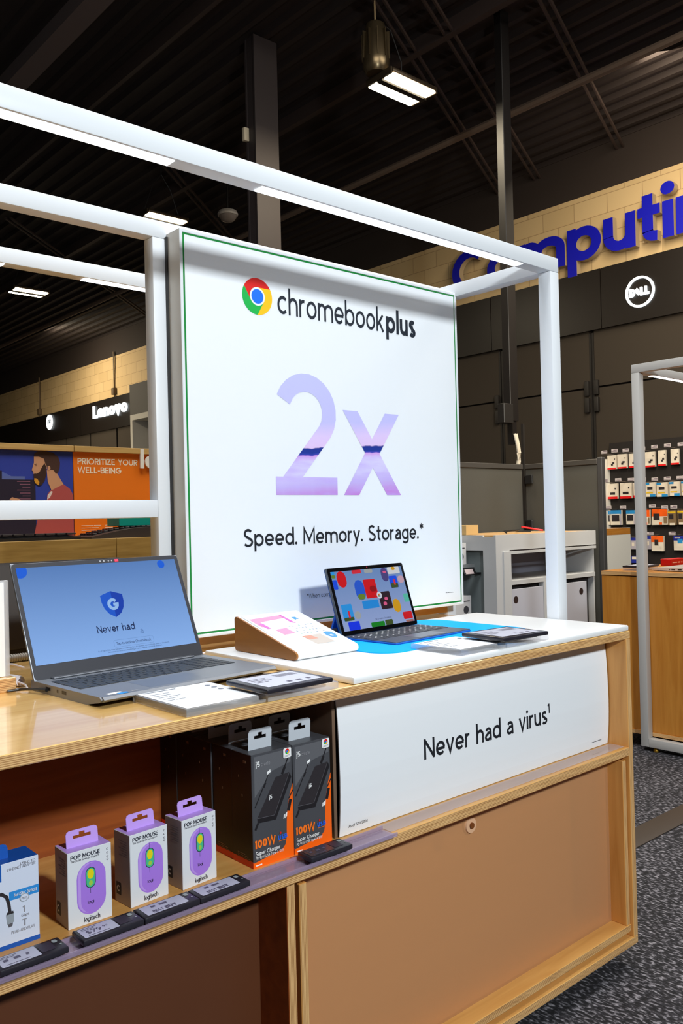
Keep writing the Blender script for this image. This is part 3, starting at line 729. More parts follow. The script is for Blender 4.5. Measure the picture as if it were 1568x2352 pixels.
# ------------------------------------------------------------------ label rail and electronic price tags
RAILM = clear_sheet('lilac_clear_plastic', (176, 156, 186), .45, .12)
LRAIL = link('label_rail', MB().box(FX0+.05, 1.0605, 1.068, 1.108, .5136, .5165, .0006, 1).box(FX0+.05, 1.0605, 1.068, 1.0705, .5165, .5205).box(FX0+.05, 1.0605, 1.1055, 1.108, .5165, .522), [RAILM])
tag(LRAIL, 'clear plastic label rail along the front edge of plywood shelf', 'rail')
tag(link('clear_strip', MB().box(1.066, 1.846, 1.090, 1.1275, .5135, .5147, .0004, 1), [clear_sheet('pale_clear_film', (224, 200, 190), .4, .1)]), 'flat clear film strip in front of the bowed white sign', 'strip')
EDIM = pm('e_paper_dim', (64, 58, 62), .25); EINK = pm('e_paper_grey', (176, 176, 196), .35); EDRK = pm('e_paper_dark', (52, 46, 60), .4); ETXT = pm('e_paper_text', (86, 82, 104), .5)
def price_tag(x, label, content, rot=0., y=1.0845):
    t = thing('price_tag', label, 'price tag', (x, y, .5224), rot, 'electronic price tags on the shelf rail')
    L, D, h = .044, .0185, .0085
    mb = MB(); mb.box(-L, L, -D, D, 0, h, .0022, 2); mb.box(-L*.8, L*.8, -D*.7, D*.7, -.0055, 0); link('case', mb, [pm('tag_charcoal', (38, 36, 44), .3)], t)
    z = h+.0004
    if content in ('price', 'lines', 'dim'):
        s_ = link('screen', MB().mat(0).poly_(rrect(-L+.005, L-.034, -D+.004, D-.004, .002), z), [EDIM if content == 'dim' else EINK], t)
        mb = MB()
        if content == 'price': text(mb, '$79', (-L+.012, -.006, z+.0003), VX, VY, .014, .1); text(mb, '99', (-L+.036, -.001, z+.0003), VX, VY, .007, .1)
        else: bars(mb, (-L+.011, -.002, z+.0003), VX, VY, [[.006, .008, .004]], .004, .006)
        bars(mb, (-L+.009, .010, z+.0003), VX, VY, [[.012, .008], [.006, .01]], .0035, .0012); bars(mb, (-L+.011, -.0115, z+.0003), VX, VY, [[.01, .018]], .003, .0014)
        link('lettering', mb, [ETXT], s_)
        link('dark_label', MB().mat(0).poly_(rrect(L-.032, L-.014, -.011, .012, .001), z), [EDRK], t)
    else:
        s_ = link('screen', MB().mat(0).poly_(rrect(-L+.007, L-.016, -D+.004, D-.004, .002), z), [EINK], t)
        mb = MB(); text(mb, 'BEST', (-L+.018, -.012, z+.0003), VX, VY, .0105, .13, width=.016); text(mb, 'BUY', (-L+.037, -.0122, z+.0003), VX, VY, .0125, .2, width=.018); bars(mb, (-L+.022, .004, z+.0003), VX, VY, [[.007, .012]], .003, .005); link('lettering', mb, [ETXT], s_)
    link('indicator', MB().mat(0).poly_(rrect(L-.012, L-.006, .004, .012, .002), z).poly_(disc(L-.0055, -.004, .0015, 10), z), [pm('tag_led_grey', (150, 158, 160), .3)], t)
    return t
def _poly2(s, pts, z, flip=False):
    s.face([(p[0], p[1], z) for p in (pts[:-1] if (Vector(pts[0])-Vector(pts[-1])).length < 1e-9 else pts)]); return s
MB.poly_ = _poly2
price_tag(.4175, 'dark price tag on the shelf rail below the blue and white box', 'lines')
price_tag(.5245, 'dark price tag on the rail in front of the leftmost purple mouse box', 'price')
price_tag(.6135, 'dark price tag on the rail in front of the middle purple mouse box', 'buy')
price_tag(.7015, 'dark price tag on the rail in front of the right purple mouse box', 'buy')
t_ = price_tag(.908, 'tilted dark price tag below the right charger box', 'dim', .0, 1.0835)
t_.rotation_euler = (-.0, .0, -.02)
# ------------------------------------------------------------------ boxed goods on the shelf
ZS = .5134
def hang_tab(w_, h_, slot_w, slot_h, th=.0008, lean=0., corner=.006):
    """upright hang tab with a euro slot, standing on z=0, centred on x=0"""
    mb = MB(); zc = h_*.58; q = slot_w/2; nw = slot_w*.16
    def quad(a): mb.prism([(u, 0, v) for u, v in a], (0, th, 0))
    quad([(-w_/2, 0), (w_/2, 0), (w_/2, zc-slot_h/2), (-w_/2, zc-slot_h/2)])
    quad([(-w_/2, zc-slot_h/2), (-q, zc-slot_h/2), (-q, zc+slot_h/2), (-w_/2, zc+slot_h/2)])
    quad([(q, zc-slot_h/2), (w_/2, zc-slot_h/2), (w_/2, zc+slot_h/2), (q, zc+slot_h/2)])
    z1 = zc+slot_h/2; z2 = z1+slot_h*.9
    c = corner
    quad([(-w_/2, z1), (-nw, z1), (-nw, z2), (-nw, h_), (-w_/2+c, h_), (-w_/2+c*.3, h_-c*.3), (-w_/2, h_-c)])
    quad([(w_/2, z1), (w_/2, h_-c), (w_/2-c*.3, h_-c*.3), (w_/2-c, h_), (nw, h_), (nw, z2), (nw, z1)])
    quad([(-nw, z2), (nw, z2), (nw, h_), (-nw, h_)])
    bmesh.ops.transform(mb.bm, matrix=Matrix.Rotation(-lean, 4, 'X'), verts=mb.bm.verts)
    return mb
def shift(mb, v): bmesh.ops.translate(mb.bm, vec=v, verts=mb.bm.verts); return mb
class Face:
    """flat artwork on the front (-Y) side of a box: u to the right, v up, in fractions of w and h"""
    def __init__(s, mb, w_, h_, y=0.): s.mb, s.w, s.h, s.y, s.k = mb, w_, h_, y, 0
    def P(s, pts, i, lift=None):
        s.k += 1; y = s.y-.0001-.00002*s.k
        s.mb.face([(u*s.w, y, v*s.h) for u, v in pts], i); return s
    def ell(s, u, v, ru, rv, i, n=28): return s.P([(u+ru*math.cos(2*math.pi*k/n), v+rv*math.sin(2*math.pi*k/n)) for k in range(n)], i)
    def line(s, a, b, t, i):
        A = Vector((a[0]*s.w, a[1]*s.h)); B = Vector((b[0]*s.w, b[1]*s.h)); n = (B-A).normalized(); n = Vector((-n.y, n.x))*t/2
        return s.P([((A+n).x/s.w, (A+n).y/s.h), ((B+n).x/s.w, (B+n).y/s.h), ((B-n).x/s.w, (B-n).y/s.h), ((A-n).x/s.w, (A-n).y/s.h)], i)
    def T(s, txt, u, v, size, i, t=.1, width=None, track=.07):
        s.k += 1; text(s.mb, txt, (u*s.w, s.y-.0001-.00002*s.k, v*s.h), VX, VZ, size, t, track, width=width*s.w if width else None, i=i); return s
# charger boxes: charcoal cartons with orange foot
CW, CH, CDp = .0822, .1815, .0575
ORG = pm('box_orange', (255, 104, 16), .4); CHAR = pm('box_charcoal', (72, 73, 78), .38); CSIDE = pm('box_brown_black', (40, 30, 26), .4, noise=(40, .35)); OTXT = pm('orange_ink', (255, 120, 30), .5); RFOOT = pm('box_red_orange', (236, 66, 22), .4)
BRK = pm('brick_print', (44, 40, 44), .45); BRK2 = pm('brick_print_side', (28, 26, 30), .45); BRK3 = pm('brick_print_edge', (92, 90, 96), .45); CBLUE = pm('blue_ink', (40, 96, 214), .5); GTX = pm('grey_ink', (150, 150, 156), .5); SHEEN = pm('studio_grey_print', (96, 97, 102), .4)
def charger_box():
    t = thing('charger_box', '', 'box', (0, 0, 0), 0, 'charger boxes on the shelf')
    mb = MB(); mb.box(0, CW, 0, CDp, 0, CH, .0008, 1, mats={'-x': 1, '+x': 1, '-y': 0})
    c = link('carton', mb, [CHAR, CSIDE], t)
    mb = MB(); mb.box(-.0003, .0002, .0006, CDp-.0006, .0004, .0105); link('foot_band', mb, [RFOOT], c)
    mb = MB(); f = Face(mb, CW, CH)
    f.P([(.06, .62), (.5, .82), (.96, .86), (.96, .98), (.06, .98)], 8)
    f.P([(.0, .0), (1, 0), (1, .66), (.93, .58), (.86, .45), (.835, .34), (.825, .19), (.79, .125), (.70, .09), (.0, .048)], 0)
    f.line((.93, .93), (.74, .765), .0025, 2); f.line((.82, .83), (.74, .765), .005, 2)
    f.P([(.58, .755), (.93, .77), (.53, .42), (.11, .432)], 1).P([(.93, .77), (.975, .72), (.565, .375), (.53, .42)], 2).P([(.11, .432), (.53, .42), (.565, .375), (.12, .39)], 2)
    f.line((.93, .77), (.53, .42), .0007, 3).line((.53, .42), (.11, .432), .0007, 3)
    f.line((.13, .39), (.06, .335), .004, 2)
    f.line((.41, .80), (.06, .53), .0018, 2).line((.33, .73), (.28, .69), .0035, 2).P([(.38, .795), (.46, .815), (.45, .838), (.37, .82)], 4)
    f.line((1.0, .60), (.90, .53), .002, 2).line((.94, .52), (.88, .42), .006, 2).P([(.80, .40), (.85, .415), (.84, .375), (.79, .36)], 4).P([(.76, .395), (.79, .40), (.78, .365), (.75, .36)], 4)
    link('artwork', mb, [ORG, BRK, BRK2, BRK3, TXW, OTXT, CBLUE, GTX, SHEEN], c)
    mb = MB(); f = Face(mb, CW, CH, -.0007)
    f.T('j5', .09, .885, .0125, 0, .13).T('create', .225, .885, .009, 2, .07, .22)
    f.T('j5', .40, .575, .009, 0, .13)
    f.T('100W', .04, .172, .0185, 1, .17, .50, .05).T('USB', .60, .185, .0105, 3, .2, .22).T('Super Charger', .05, .108, .0092, 0, .11, .60).T('PD 90W+USB Type-A 10W', .05, .074, .0062, 0, .09, .68)
    bars(mb, (.05*CW, -.0011, .018*CH), VX, VZ, [[.012]], .003, .002)
    f.P([(.62, .172), (.80, .172), (.80, .176), (.62, .176)], 1).ell(.665, .245, .022, .01, 4)
    link('lettering', mb, [TXW, OTXT, GTX, CBLUE, LR], c)
    mb = MB(); f = Face(mb, CW, CH, -.0012)
    f.P([(u, v) for u, v in [(.80, .905), (.95, .905), (.975, .915), (.975, .985), (.95, .993), (.80, .993), (.775, .985), (.775, .915)]], 0)
    f.ell(.875, .962, .055, .025, 1).P([(.875, .962), (.82, .962), (.84, .94), (.875, .937)], 2).P([(.875, .937), (.91, .945), (.93, .965), (.875, .962)], 3).ell(.875, .962, .024, .011, 4)
    f.P([(.80, .925), (.95, .925), (.95, .929), (.80, .929)], 5).P([(.80, .915), (.95, .915), (.95, .919), (.80, .919)], 5)
    link('badge', mb, [TXW, LR, LG_, LY, LB, GTX], c)
    mb = shift(hang_tab(.047, .034, .024, .0055, .0007, -.06), (CW*.44, CDp*.45, CH)); link('hang_tab', mb, [pm('frosted_tab', (196, 202, 210), .3)], t)
    mb = MB()
    for k, (a, b_) in enumerate(((.25, .6), (.25, .75), (.25, .85))):
        mb.box(-.0004, 0, CDp*(1-b_), CDp*(1-a), .017-k*.0028, .0182-k*.0028)
    for a, b_, z in ((.6, .72, .166), (.35, .38, .14), (.5, .53, .11)): mb.box(-.0004, 0, CDp*(1-b_), CDp*(1-a), z, z+.004)
    link('side_print', mb, [pm('brown_print', (126, 92, 66), .5)], c)
    return t
ORD = ('front', 'second', 'third', 'fourth', 'rearmost')
box0 = charger_box()
for ci, x in enumerate((.7975, .8812)):
    for k in range(5):
        lab = ('front charcoal and orange charger box in the left of two rows', 'front charcoal and orange charger box in the right row beside the bowed sign')[ci] if k == 0 else '%s charcoal charger box back in the %s of two rows under the table top' % (ORD[k], ('left', 'right')[ci])
        loc = (x+(.0, .001, -.0012, .0008, 0)[k], 1.1315+k*.0582, ZS)
        if ci == 0 and k == 0: box0.location = loc; box0['label'] = lab
        else: dup(box0, loc, 0, lab)

# mouse boxes
PW, PH, PD_ = .0645, .105, .0435
LILAC = pm('lilac_card', (196, 158, 236), .45); BOXW = pm('box_pale_grey', (222, 225, 230), .4); BOXS = pm('box_side_grey', (176, 166, 170), .45)
MPUR = pm('purple_print', (168, 122, 226), .4); MPU2 = pm('purple_print_light', (190, 152, 236), .4); MGRN = pm('mint_print', (70, 190, 140), .4); MYEL = pm('yellow_print', (232, 214, 20), .4); MDK = pm('dark_print', (40, 44, 60), .5); MLIME = pm('lime_print', (160, 206, 70), .4)
def mouse_box():
    t = thing('mouse_box', '', 'box', (0, 0, 0), 0, 'boxed mice on the shelf')
    c = link('carton', MB().box(0, PW, 0, PD_, 0, PH, .0007, 1, mats={'-x': 1, '+x': 1, '+z': 2}), [BOXW, BOXS, LILAC], t)
    mb = MB(); f = Face(mb, PW, PH)
    def stad(u, v0, v1, hw, i):
        r = hw*PW; n = 10
        pts = [(u+hw*math.cos(a)*1.0, v1-r/PH+r*math.sin(a)/PH) for a in [math.pi*k/n for k in range(n+1)]]
        pts += [(u+hw*math.cos(a), v0+r/PH+r*math.sin(a)/PH) for a in [math.pi+math.pi*k/n for k in range(n+1)]]
        f.P(pts, i)
    stad(.53, .125, .825, .33, 0); stad(.50, .15, .81, .27, 1); stad(.56, .14, .80, .27, 0)
    f.line((.505, .82), (.505, .74), .0006, 4).line((.505, .47), (.505, .40), .0006, 4)
    stad(.515, .47, .745, .115, 4); stad(.515, .48, .735, .098, 2); f.ell(.515, .655, .075, .065, 3).ell(.515, .535, .045, .033, 5)
    link('artwork', mb, [MPUR, MPU2, MGRN, MYEL, MDK, MLIME], c)
    mb = MB(); f = Face(mb, PW, PH, -.0006)
    f.T('POP MOUSE', .07, .90, .0085, 0, .12, .66).T('The Studio Series by Logitech', .075, .868, .0038, 0, .08, .64)
    f.T('logi', .44, .27, .0062, 0, .08, .14).T('logitech', .35, .045, .0095, 0, .1, .36)
    for v in (.93, .88, .83, .79): f.ell(.91, v, .022, .014, 1).ell(.91, v, .013, .008, 2)
    link('lettering', mb, [MDK, GTX, BOXW], c)
    mb = MB(); mb.mat(0)
    mb.face([(-.0004, .026, .012), (-.0004, .026, .030), (-.0004, .0385, .030), (-.0004, .0385, .012)])
    mb.mat(1); text(mb, 'C', (-.0008, .0365, .0165), (0, -1, 0), VZ, .0135, .16, i=1)
    mb.mat(2)
    for k in range(7): mb.face([(-.0004, .008, .092-k*.0035), (-.0004, .03-(k % 3)*.004, .092-k*.0035), (-.0004, .03-(k % 3)*.004, .0932-k*.0035), (-.0004, .008, .0932-k*.0035)])
    link('side_print', mb, [MDK, BOXW, pm('side_text', (140, 130, 140), .5)], c)
    mb = shift(hang_tab(.047, .023, .026, .0042, .0007, .12, .005), (PW*.47, PD_*.42, PH)); link('hang_tab', mb, [LILAC], t)
    return t
m0 = mouse_box(); m0.location = (.494, 1.1428, ZS); m0.rotation_euler = (0, 0, -.02); m0['label'] = 'leftmost purple and white mouse box on the shelf'
dup(m0, (.5885, 1.1432, ZS), .07, 'middle one of the three purple and white mouse boxes')
dup(m0, (.6745, 1.1425, ZS), .085, 'right purple and white mouse box standing before the charger boxes')

# blue and white adapter box at the frame edge
BW, BH, BD = .112, .113, .046
NAVY = pm('box_cobalt', (16, 84, 176), .4); SKYB = pm('box_sky_blue', (46, 140, 214), .4); PALE = pm('box_bluish_white', (212, 220, 238), .4)
t_ = thing('adapter_box', 'blue and white cable adapter box at the left end of the shelf', 'box', (.345, 1.150, ZS))
c = link('carton', MB().box(0, BW, 0, BD, 0, BH, .0007, 1, mats={'+z': 1, '+x': 0, '-x': 1}), [PALE, NAVY], t_)
mb = MB(); f = Face(mb, BW, BH)
f.P([(0, 0), (1, 0), (1, .055), (0, .055)], 0).P([(0, .80), (.555, .80), (.555, 1), (0, 1)], 0).P([(.64, .555), (1, .555), (1, .655), (.64, .655)], 1)
f.P([(.30, .10), (.49, .10), (.49, .42), (.47, .44), (.30, .44)], 3)
pth = [(.40, .44), (.42, .56), (.47, .64), (.55, .66), (.61, .61), (.635, .52), (.645, .43)]
for a, b_ in zip(pth, pth[1:]): f.line(a, b_, .0042, 2).ell(b_[0], b_[1], .0021/BW, .0021/BH, 2, 12)
f.P([(.615, .43), (.685, .43), (.69, .40), (.60, .40)], 2).P([(.60, .40), (.69, .40), (.695, .30), (.61, .29)], 4).P([(.62, .29), (.68, .295), (.67, .255), (.63, .25)], 5)
f.ell(.82, .545, .058, .048, 4).ell(.82, .545, .048, .040, 6)
link('artwork', mb, [NAVY, SKYB, BRK, BRK3, pm('silver_print', (150, 158, 166), .4), BRK3, PALE], c)
mb = MB(); f = Face(mb, BW, BH, -.0008)
f.T('USB-C TO', .78, .94, .005, 0, .09, .18).T('ETHERNET ADAPTER', .62, .905, .005, 0, .09, .34).T('INSIGNIA', .10, .83, .010, 1, .13, .42).T('for USB-C DEVICES', .70, .59, .0055, 1, .12, .27).T('PLUS', .785, .53, .004, 0, .1, .07)
f.T('1', .80, .38, .012, 0, .1).T('Gbps', .78, .33, .005, 0, .09, .09).T('T', .79, .22, .013, 0, .1).T('PLUG AND PLAY', .66, .165, .0055, 0, .08, .28)
link('lettering', mb, [GTX, TXW], c)
mb = shift(hang_tab(.062, .019, .04, .0045, .0008, .1, .006), (BW*.42, BD*.4, BH)); link('hang_tab', mb, [NAVY], t_)

# ------------------------------------------------------------------ the large laptop
STEELG = pm('slate_aluminium', (126, 130, 138), .42, .35); BEZ = pm('bezel_grey', (54, 55, 62), .45); KEYM = pm('key_dark', (38, 43, 50), .5); PADM = pm('touchpad_grey', (116, 121, 131), .35, .35); LIDB = pm('lid_edge_silver', (120, 124, 132), .35, .7)
def screen_mat(name, top, bot, h, strength):
    m = bpy.data.materials.new(name); m.use_nodes = True; nt = m.node_tree; b = nt.nodes['Principled BSDF']
    b.inputs['Base Color'].default_value = (.01, .01, .012, 1); b.inputs['Roughness'].default_value = .3
    g = nt.nodes.new('ShaderNodeTexCoord'); s = nt.nodes.new('ShaderNodeSeparateXYZ'); nt.links.new(g.outputs['Generated'], s.inputs[0])
    r = nt.nodes.new('ShaderNodeValToRGB'); r.color_ramp.elements[0].color = (*lin(bot), 1); r.color_ramp.elements[1].color = (*lin(top), 1)
    nt.links.new(s.outputs['Z'], r.inputs['Fac']); nt.links.new(r.outputs[0], b.inputs['Emission Color']); b.inputs['Emission Strength'].default_value = strength
    return m
def glow(name, rgb, es=.9):
    return pm('screen_'+name, (8, 8, 10), .3, emit=rgb, es=es)
def lid_frame(lean, z0):
    """matrix: x along the hinge, y up the lid, z out of the screen"""
    up = Vector((0, math.sin(lean), math.cos(lean))); nrm = Vector((0, -math.cos(lean), math.sin(lean)))
    return Matrix(((1, up.x, nrm.x, 0), (0, up.y, nrm.y, 0), (0, up.z, nrm.z, z0), (0, 0, 0, 1)))
def T_mb(mb, M): bmesh.ops.transform(mb.bm, matrix=M, verts=mb.bm.verts); return mb
def keys(mb, x0, x1, y0, y1, rows, z, gap=.0022, lift=.0012):
    """rows: list of lists of relative key widths, from the back row to the front"""
    n = len(rows); d = (y0-y1)/n
    for r, ws in enumerate(rows):
        tot = sum(ws); x = x0
        for q in ws:
            wd = (x1-x0)*q/tot
            mb.box(x+gap/2, x+wd-gap/2, y0-d*(r+1)+gap/2, y0-d*r-gap/2, z-.0005, z+lift, .0006, 1); x += wd
LW, LL, LEAN = .357, .218, .405
t_ = LAP = thing('laptop', 'large open grey laptop with blue screen reading Never had on plywood table', 'laptop', (.579, 1.459, .7876), .0695)
mb = MB(); mb.prism([(0, y, z) for y, z in ((.013, .0), (.013, .0165), (-.222, .0165), (-.2265, .0125), (-.222, .0085), (-.19, .003), (-.18, 0), (0, 0))], (LW, 0, 0))
bmesh.ops.bevel(mb.bm, geom=[e_ for e_ in mb.bm.edges if abs(e_.verts[0].co.x-e_.verts[1].co.x) < 1e-5 and abs(e_.verts[0].co.y+.224) < .004 and abs(e_.verts[1].co.y+.224) < .004], offset=.003, segments=2, affect='EDGES')
base = link('base', mb, [STEELG], t_)
mb = MB(); R_ = [[1]*20, [1]*13+[1.7, .3]+[1]*4, [1.5]+[1]*12+[1.2, .3]+[1]*4, [1.8]+[1]*11+[1.9, .3]+[1]*4, [2.3]+[1]*10+[2.4, .3]+[1]*4, [1.3, 1, 1, 1.2, 5.6, 1.2, 1, 1, 1, 1, .3, 2, 1, 1]]
keys(mb, .014, .334, -.03, -.132, R_, .0165); link('keyboard', mb, [KEYM], base)
link('touchpad', MB().box(.095, .215, -.214, -.142, .0160, .0167, .0003, 1), [PADM], base)
link('hinge_cover', MB().box(.03, .327, -.012, .004, .0165, .0195, .001, 1), [LIDB], base)
link('sticker', MB().mat(0).poly_([(.02, -.2), (.046, -.2), (.046, -.211), (.02, -.211)], .0168).mat(1).poly_([(.034, -.209), (.052, -.209), (.052, -.220), (.034, -.220)], .0169).mat(2).poly_([(.06, -.208), (.072, -.208), (.072, -.214), (.06, -.214)], .0168), [TXW, SKYB, GTX], base)
mb = MB()
for a, b_ in ((-.058, -.042), (-.085, -.081), (-.112, -.098)): mb.box(-.0004, .001, a, b_, .007, .0125)
link('port', mb, [BLACKP], base)
M = lid_frame(LEAN, .0165)
lid = link('lid', T_mb(MB().box(0, LW, -.001, LL, -.0062, -.0006, .002, 2), M), [LIDB], t_)
mb = MB(); mb.face([(u, v, 0) for u, v in rrect(.0015, LW-.0015, .0, LL-.0012, .007)]); link('bezel', T_mb(mb, M), [BEZ], lid)
mb = MB(); mb.face([(u, v, .0003) for u, v in ((.0085, .026), (.3475, .026), (.3475, .2085), (.0085, .2085))]); scr = link('screen', T_mb(mb, M), [screen_mat('laptop_screen', (80, 122, 184), (134, 176, 236), 1, .95)], lid)
mb = MB(); cx, cy, s_ = .184, .124, .026
half = [(0, 1.02), (.5, .86), (.93, .72), (.93, .2), (.8, -.3), (.5, -.72), (0, -1.02)]
mb.mat(0).face([(cx+u*s_*.98, cy+v*s_, .0006) for u, v in half]); mb.mat(1).face([(cx-u*s_*.98, cy+v*s_, .0006) for u, v in half[::-1]])
text(mb, 'G', (cx-.0125, cy-.012, .0009), VX, VY, .034, .19, i=2)
link('shield_logo', T_mb(mb, M), [glow('shield_navy', (14, 62, 176)), glow('shield_blue', (24, 88, 206)), glow('shield_letter', (150, 190, 240))], scr)
mb = MB(); text(mb, 'Never had', (.138, .070, .0006), VX, VY, .0205, .1, width=.080); text(mb, 'a', (.227, .060, .0006), VX, VY, .0175, .07, i=1)
text(mb, 'Tap to explore Chromebook', (.171, .0435, .0006), VX, VY, .0075, .08, width=.075); text(mb, 'As of March 2024, there has been no evidence of any documented, successful virus attack on ChromeOS.', (.13, .0345, .0006), VX, VY, .0036, .07, width=.155); text(mb, 'Data based on continuous monitoring of various national and internal databases.', (.150, .0305, .0006), VX, VY, .0036, .07, width=.118)
P_ = rrect(.166, .252, .0395, .053, .003)
for a, b_ in zip(P_, P_[1:]+P_[:1]):
    if (Vector(a)-Vector(b_)).length > 1e-5:
        d = (Vector(b_)-Vector(a)).normalized(); n = Vector((-d.y, d.x))*.0002
        mb.face([((Vector(q)+s2*n).x, (Vector(q)+s2*n).y, .0006) for q, s2 in ((a, 1), (b_, 1), (b_, -1), (a, -1))], 1)
link('lettering', T_mb(mb, M), [glow('text_navy', (22, 40, 84)), glow('text_faint', (96, 132, 188))], scr)
mb = MB(); mb.face([(u, v, .0006) for u, v in [(.0085, .2085)]+[(.0145+.014*math.cos(a), .2025+.014*math.sin(a)) for a in [math.radians(k) for k in range(-115, 26, 10)] if True]]); mb.face([(u, v, .0006) for u, v in disc(.312, .199, .0085, 20)]); link('blue_dots', T_mb(mb, M), [glow('dot_blue', (20, 96, 222))], scr)
mb = MB(); mb.mat(0).face([(u, v, .0006) for u, v in ((.2095, .2105), (.2175, .2105), (.2175, .2155), (.2095, .2155))]); mb.mat(1)
for u in (.178, .186, .196, .203): mb.face([(p, q, .0006) for p, q in disc(u, .213, .0016, 10)])
link('webcam', T_mb(mb, M), [pm('webcam_red', (236, 70, 100), .4), pm('icon_grey', (170, 170, 176), .4)], lid)

# second laptop on the far half, seen from behind
t_ = thing('laptop', 'dark laptop lid seen from behind, left of the large grey laptop', 'laptop', (.61, 1.86, .7876))
mb = MB(); mb.box(0, .357, .02, .25, 0, .0165, .003, 2); link('base', mb, [pm('laptop_umber', (40, 30, 24), .6, .0)], t_)
Mb = Matrix.Translation((0, .01, 0)) @ Matrix(((1, 0, 0, 0), (0, -math.sin(-.15), -1, 0), (0, math.cos(.15), 0, .0165), (0, 0, 0, 1)))
mb = MB(); mb.box(0, .357, 0, .19, -.004, .003, .003, 2); link('lid', T_mb(mb, Mb), [pm('laptop_umber', (40, 30, 24), .6, .0)], t_)

# ------------------------------------------------------------------ tablet with keyboard on its blue mat
mb = MB(); mb.prism([(u, v, .8012) for u, v in rrect(1.174, 1.667, 1.205, 1.540, .055, 8)[:-1]], (0, 0, .0018)); tag(link('desk_mat', mb, [pm('bright_blue_mat', (0, 168, 255), .7, spec=.2)]), 'bright blue rounded mat under the tablet on the white slab', 'mat')
TW, TL_, TLEAN = .266, .157, .302
t_ = thing('tablet_computer', 'tablet with attached keyboard and colourful photo tiles on blue mat', 'tablet', (1.264, 1.432, .803), .075)
TBLUE = pm('tablet_cover_blue', (24, 92, 176), .6); TGREY = pm('tablet_grey', (74, 80, 92), .4, .3)
base = link('base', MB().box(0, TW, -.157, .002, .0, .0042, .0012, 1), [TBLUE], t_)
link('deck', MB().box(.001, TW-.001, -.156, .0, .0042, .0056, .0005, 1), [TGREY], base)
mb = MB(); keys(mb, .006, .26, -.014, -.098, [[1]*14, [1]*13+[1.6], [1.5]+[1]*12, [1.8]+[1]*10+[1.9], [2.2]+[1]*9+[2.2], [1.3, 1, 1.2, 5, 1.2, 1, 1, 1, 1]], .0056, .002, .001); link('keyboard', mb, [pm('tablet_key', (44, 48, 56), .45)], base)
mb = MB(); mb.bm.free(); mb = MB()
for r in range(5):
    for k in range(13):
        x = .0135+k*.0196+.003*r; y = -.021-.0139*r
        if x < .256: mb.face([(x+u, y+v, .0067) for u, v in ((-.0022, -.0016), (.0022, -.0016), (.0022, .0016), (-.0022, .0016))])
link('key_legend', mb, [TXW], base)
link('touchpad', MB().box(.085, .185, -.150, -.103, .0056, .006, .0002, 1), [pm('tablet_pad', (92, 98, 112), .3, .3)], base)
M = lid_frame(TLEAN, .0065)
lid = link('slab', T_mb(MB().box(0, TW, .0, TL_, -.0078, -.0004, .0022, 2), M), [pm('tablet_rim', (92, 98, 108), .35, .7)], t_)
link('back_cover', T_mb(MB().box(.001, TW-.001, .0, TL_-.001, -.0105, -.0078, .001, 1), M), [TBLUE], t_)
KS = MB(); KS.prism([(.02, u, v) for u, v in ((.0, .0), (.06, .0), (.062, .003), (.03, .085), (.027, .085), (.055, .004), (0, .004))], (TW-.04, 0, 0)); link('kickstand', KS, [TBLUE], t_)
mb = MB(); mb.face([(u, v, 0) for u, v in rrect(.001, TW-.001, .0005, TL_-.001, .006)]); link('bezel', T_mb(mb, M), [pm('glass_black', (12, 12, 14), .08)], lid)
S0, S1, V0, V1 = .0095, TW-.0095, .009, TL_-.0095
mb = MB(); mb.face([(u, v, .0003) for u, v in ((S0, V0), (S1, V0), (S1, V1), (S0, V1))]); scr = link('screen', T_mb(mb, M), [screen_mat('tablet_screen', (98, 132, 184), (142, 160, 206), 1, .9)], lid)
tiles = [(.065, -.02, .185, .28, 'red', 1), (0, .14, .055, .3, 'blue', 0), (0, 0, .05, .055, 'cyan', 0), (0, .055, .05, .11, 'olive', 0), (.28, -.02, .41, .065, 'crimson', 0), (.45, -.03, .57, .07, 'sand', 1), (.68, -.03, .78, .25, 'violet', 1), (.785, -.02, .965, .125, 'daisy', 0), (.78, .16, .895, .375, 'blue', 0), (.905, .17, 1.0, .3, 'blush', 1),
         (.27, .175, .40, .52, 'azure', 1), (.40, .18, .57, .51, 'red', 0), (.57, .42, .735, .725, 'plum', 0), (.32, .54, .545, .68, 'sky', 0), (.74, .57, .85, .81, 'gold', 1), (.925, .5, 1.0, .65, 'mint', 0), (.03, .56, .17, .84, 'cyan', 0), (.18, .70, .265, .83, 'sand', 1), (.07, .86, .22, 1.01, 'cobalt', 0), (.37, .92, .56, 1.0, 'green', 0), (.57, .91, .68, 1.0, 'moss', 0), (.85, .82, .985, .95, 'red', 0), (.87, .965, .985, 1.0, 'rust', 0),
         (.785, .29, .89, .375, 'moss', 0), (.035, .78, .165, .84, 'moss', 0), (.285, .42, .385, .51, 'olive', 1), (.835, .22, .86, .33, 'crimson', 0), (.10, .67, .125, .8, 'crimson', 0), (.845, .0, .90, .06, 'gold', 1), (.64, .52, .69, .57, 'pink', 1), (.61, .60, .66, .66, 'pink', 1), (.71, .06, .76, .1, 'pink', 1), (.47, .3, .56, .4, 'maroon', 1)]
CC = dict(red=(196, 16, 26), blue=(24, 72, 216), cyan=(40, 140, 214), olive=(96, 122, 40), crimson=(200, 40, 56), sand=(150, 156, 158), violet=(70, 62, 120), daisy=(196, 200, 206), blush=(186, 152, 170), azure=(36, 84, 196), plum=(40, 24, 34), sky=(32, 130, 208), gold=(196, 146, 20), mint=(80, 176, 156), cobalt=(20, 50, 220), green=(16, 120, 28), moss=(58, 76, 34), rust=(150, 100, 96), pink=(206, 84, 130), maroon=(140, 8, 16))
names_ = list(CC); mb = MB()
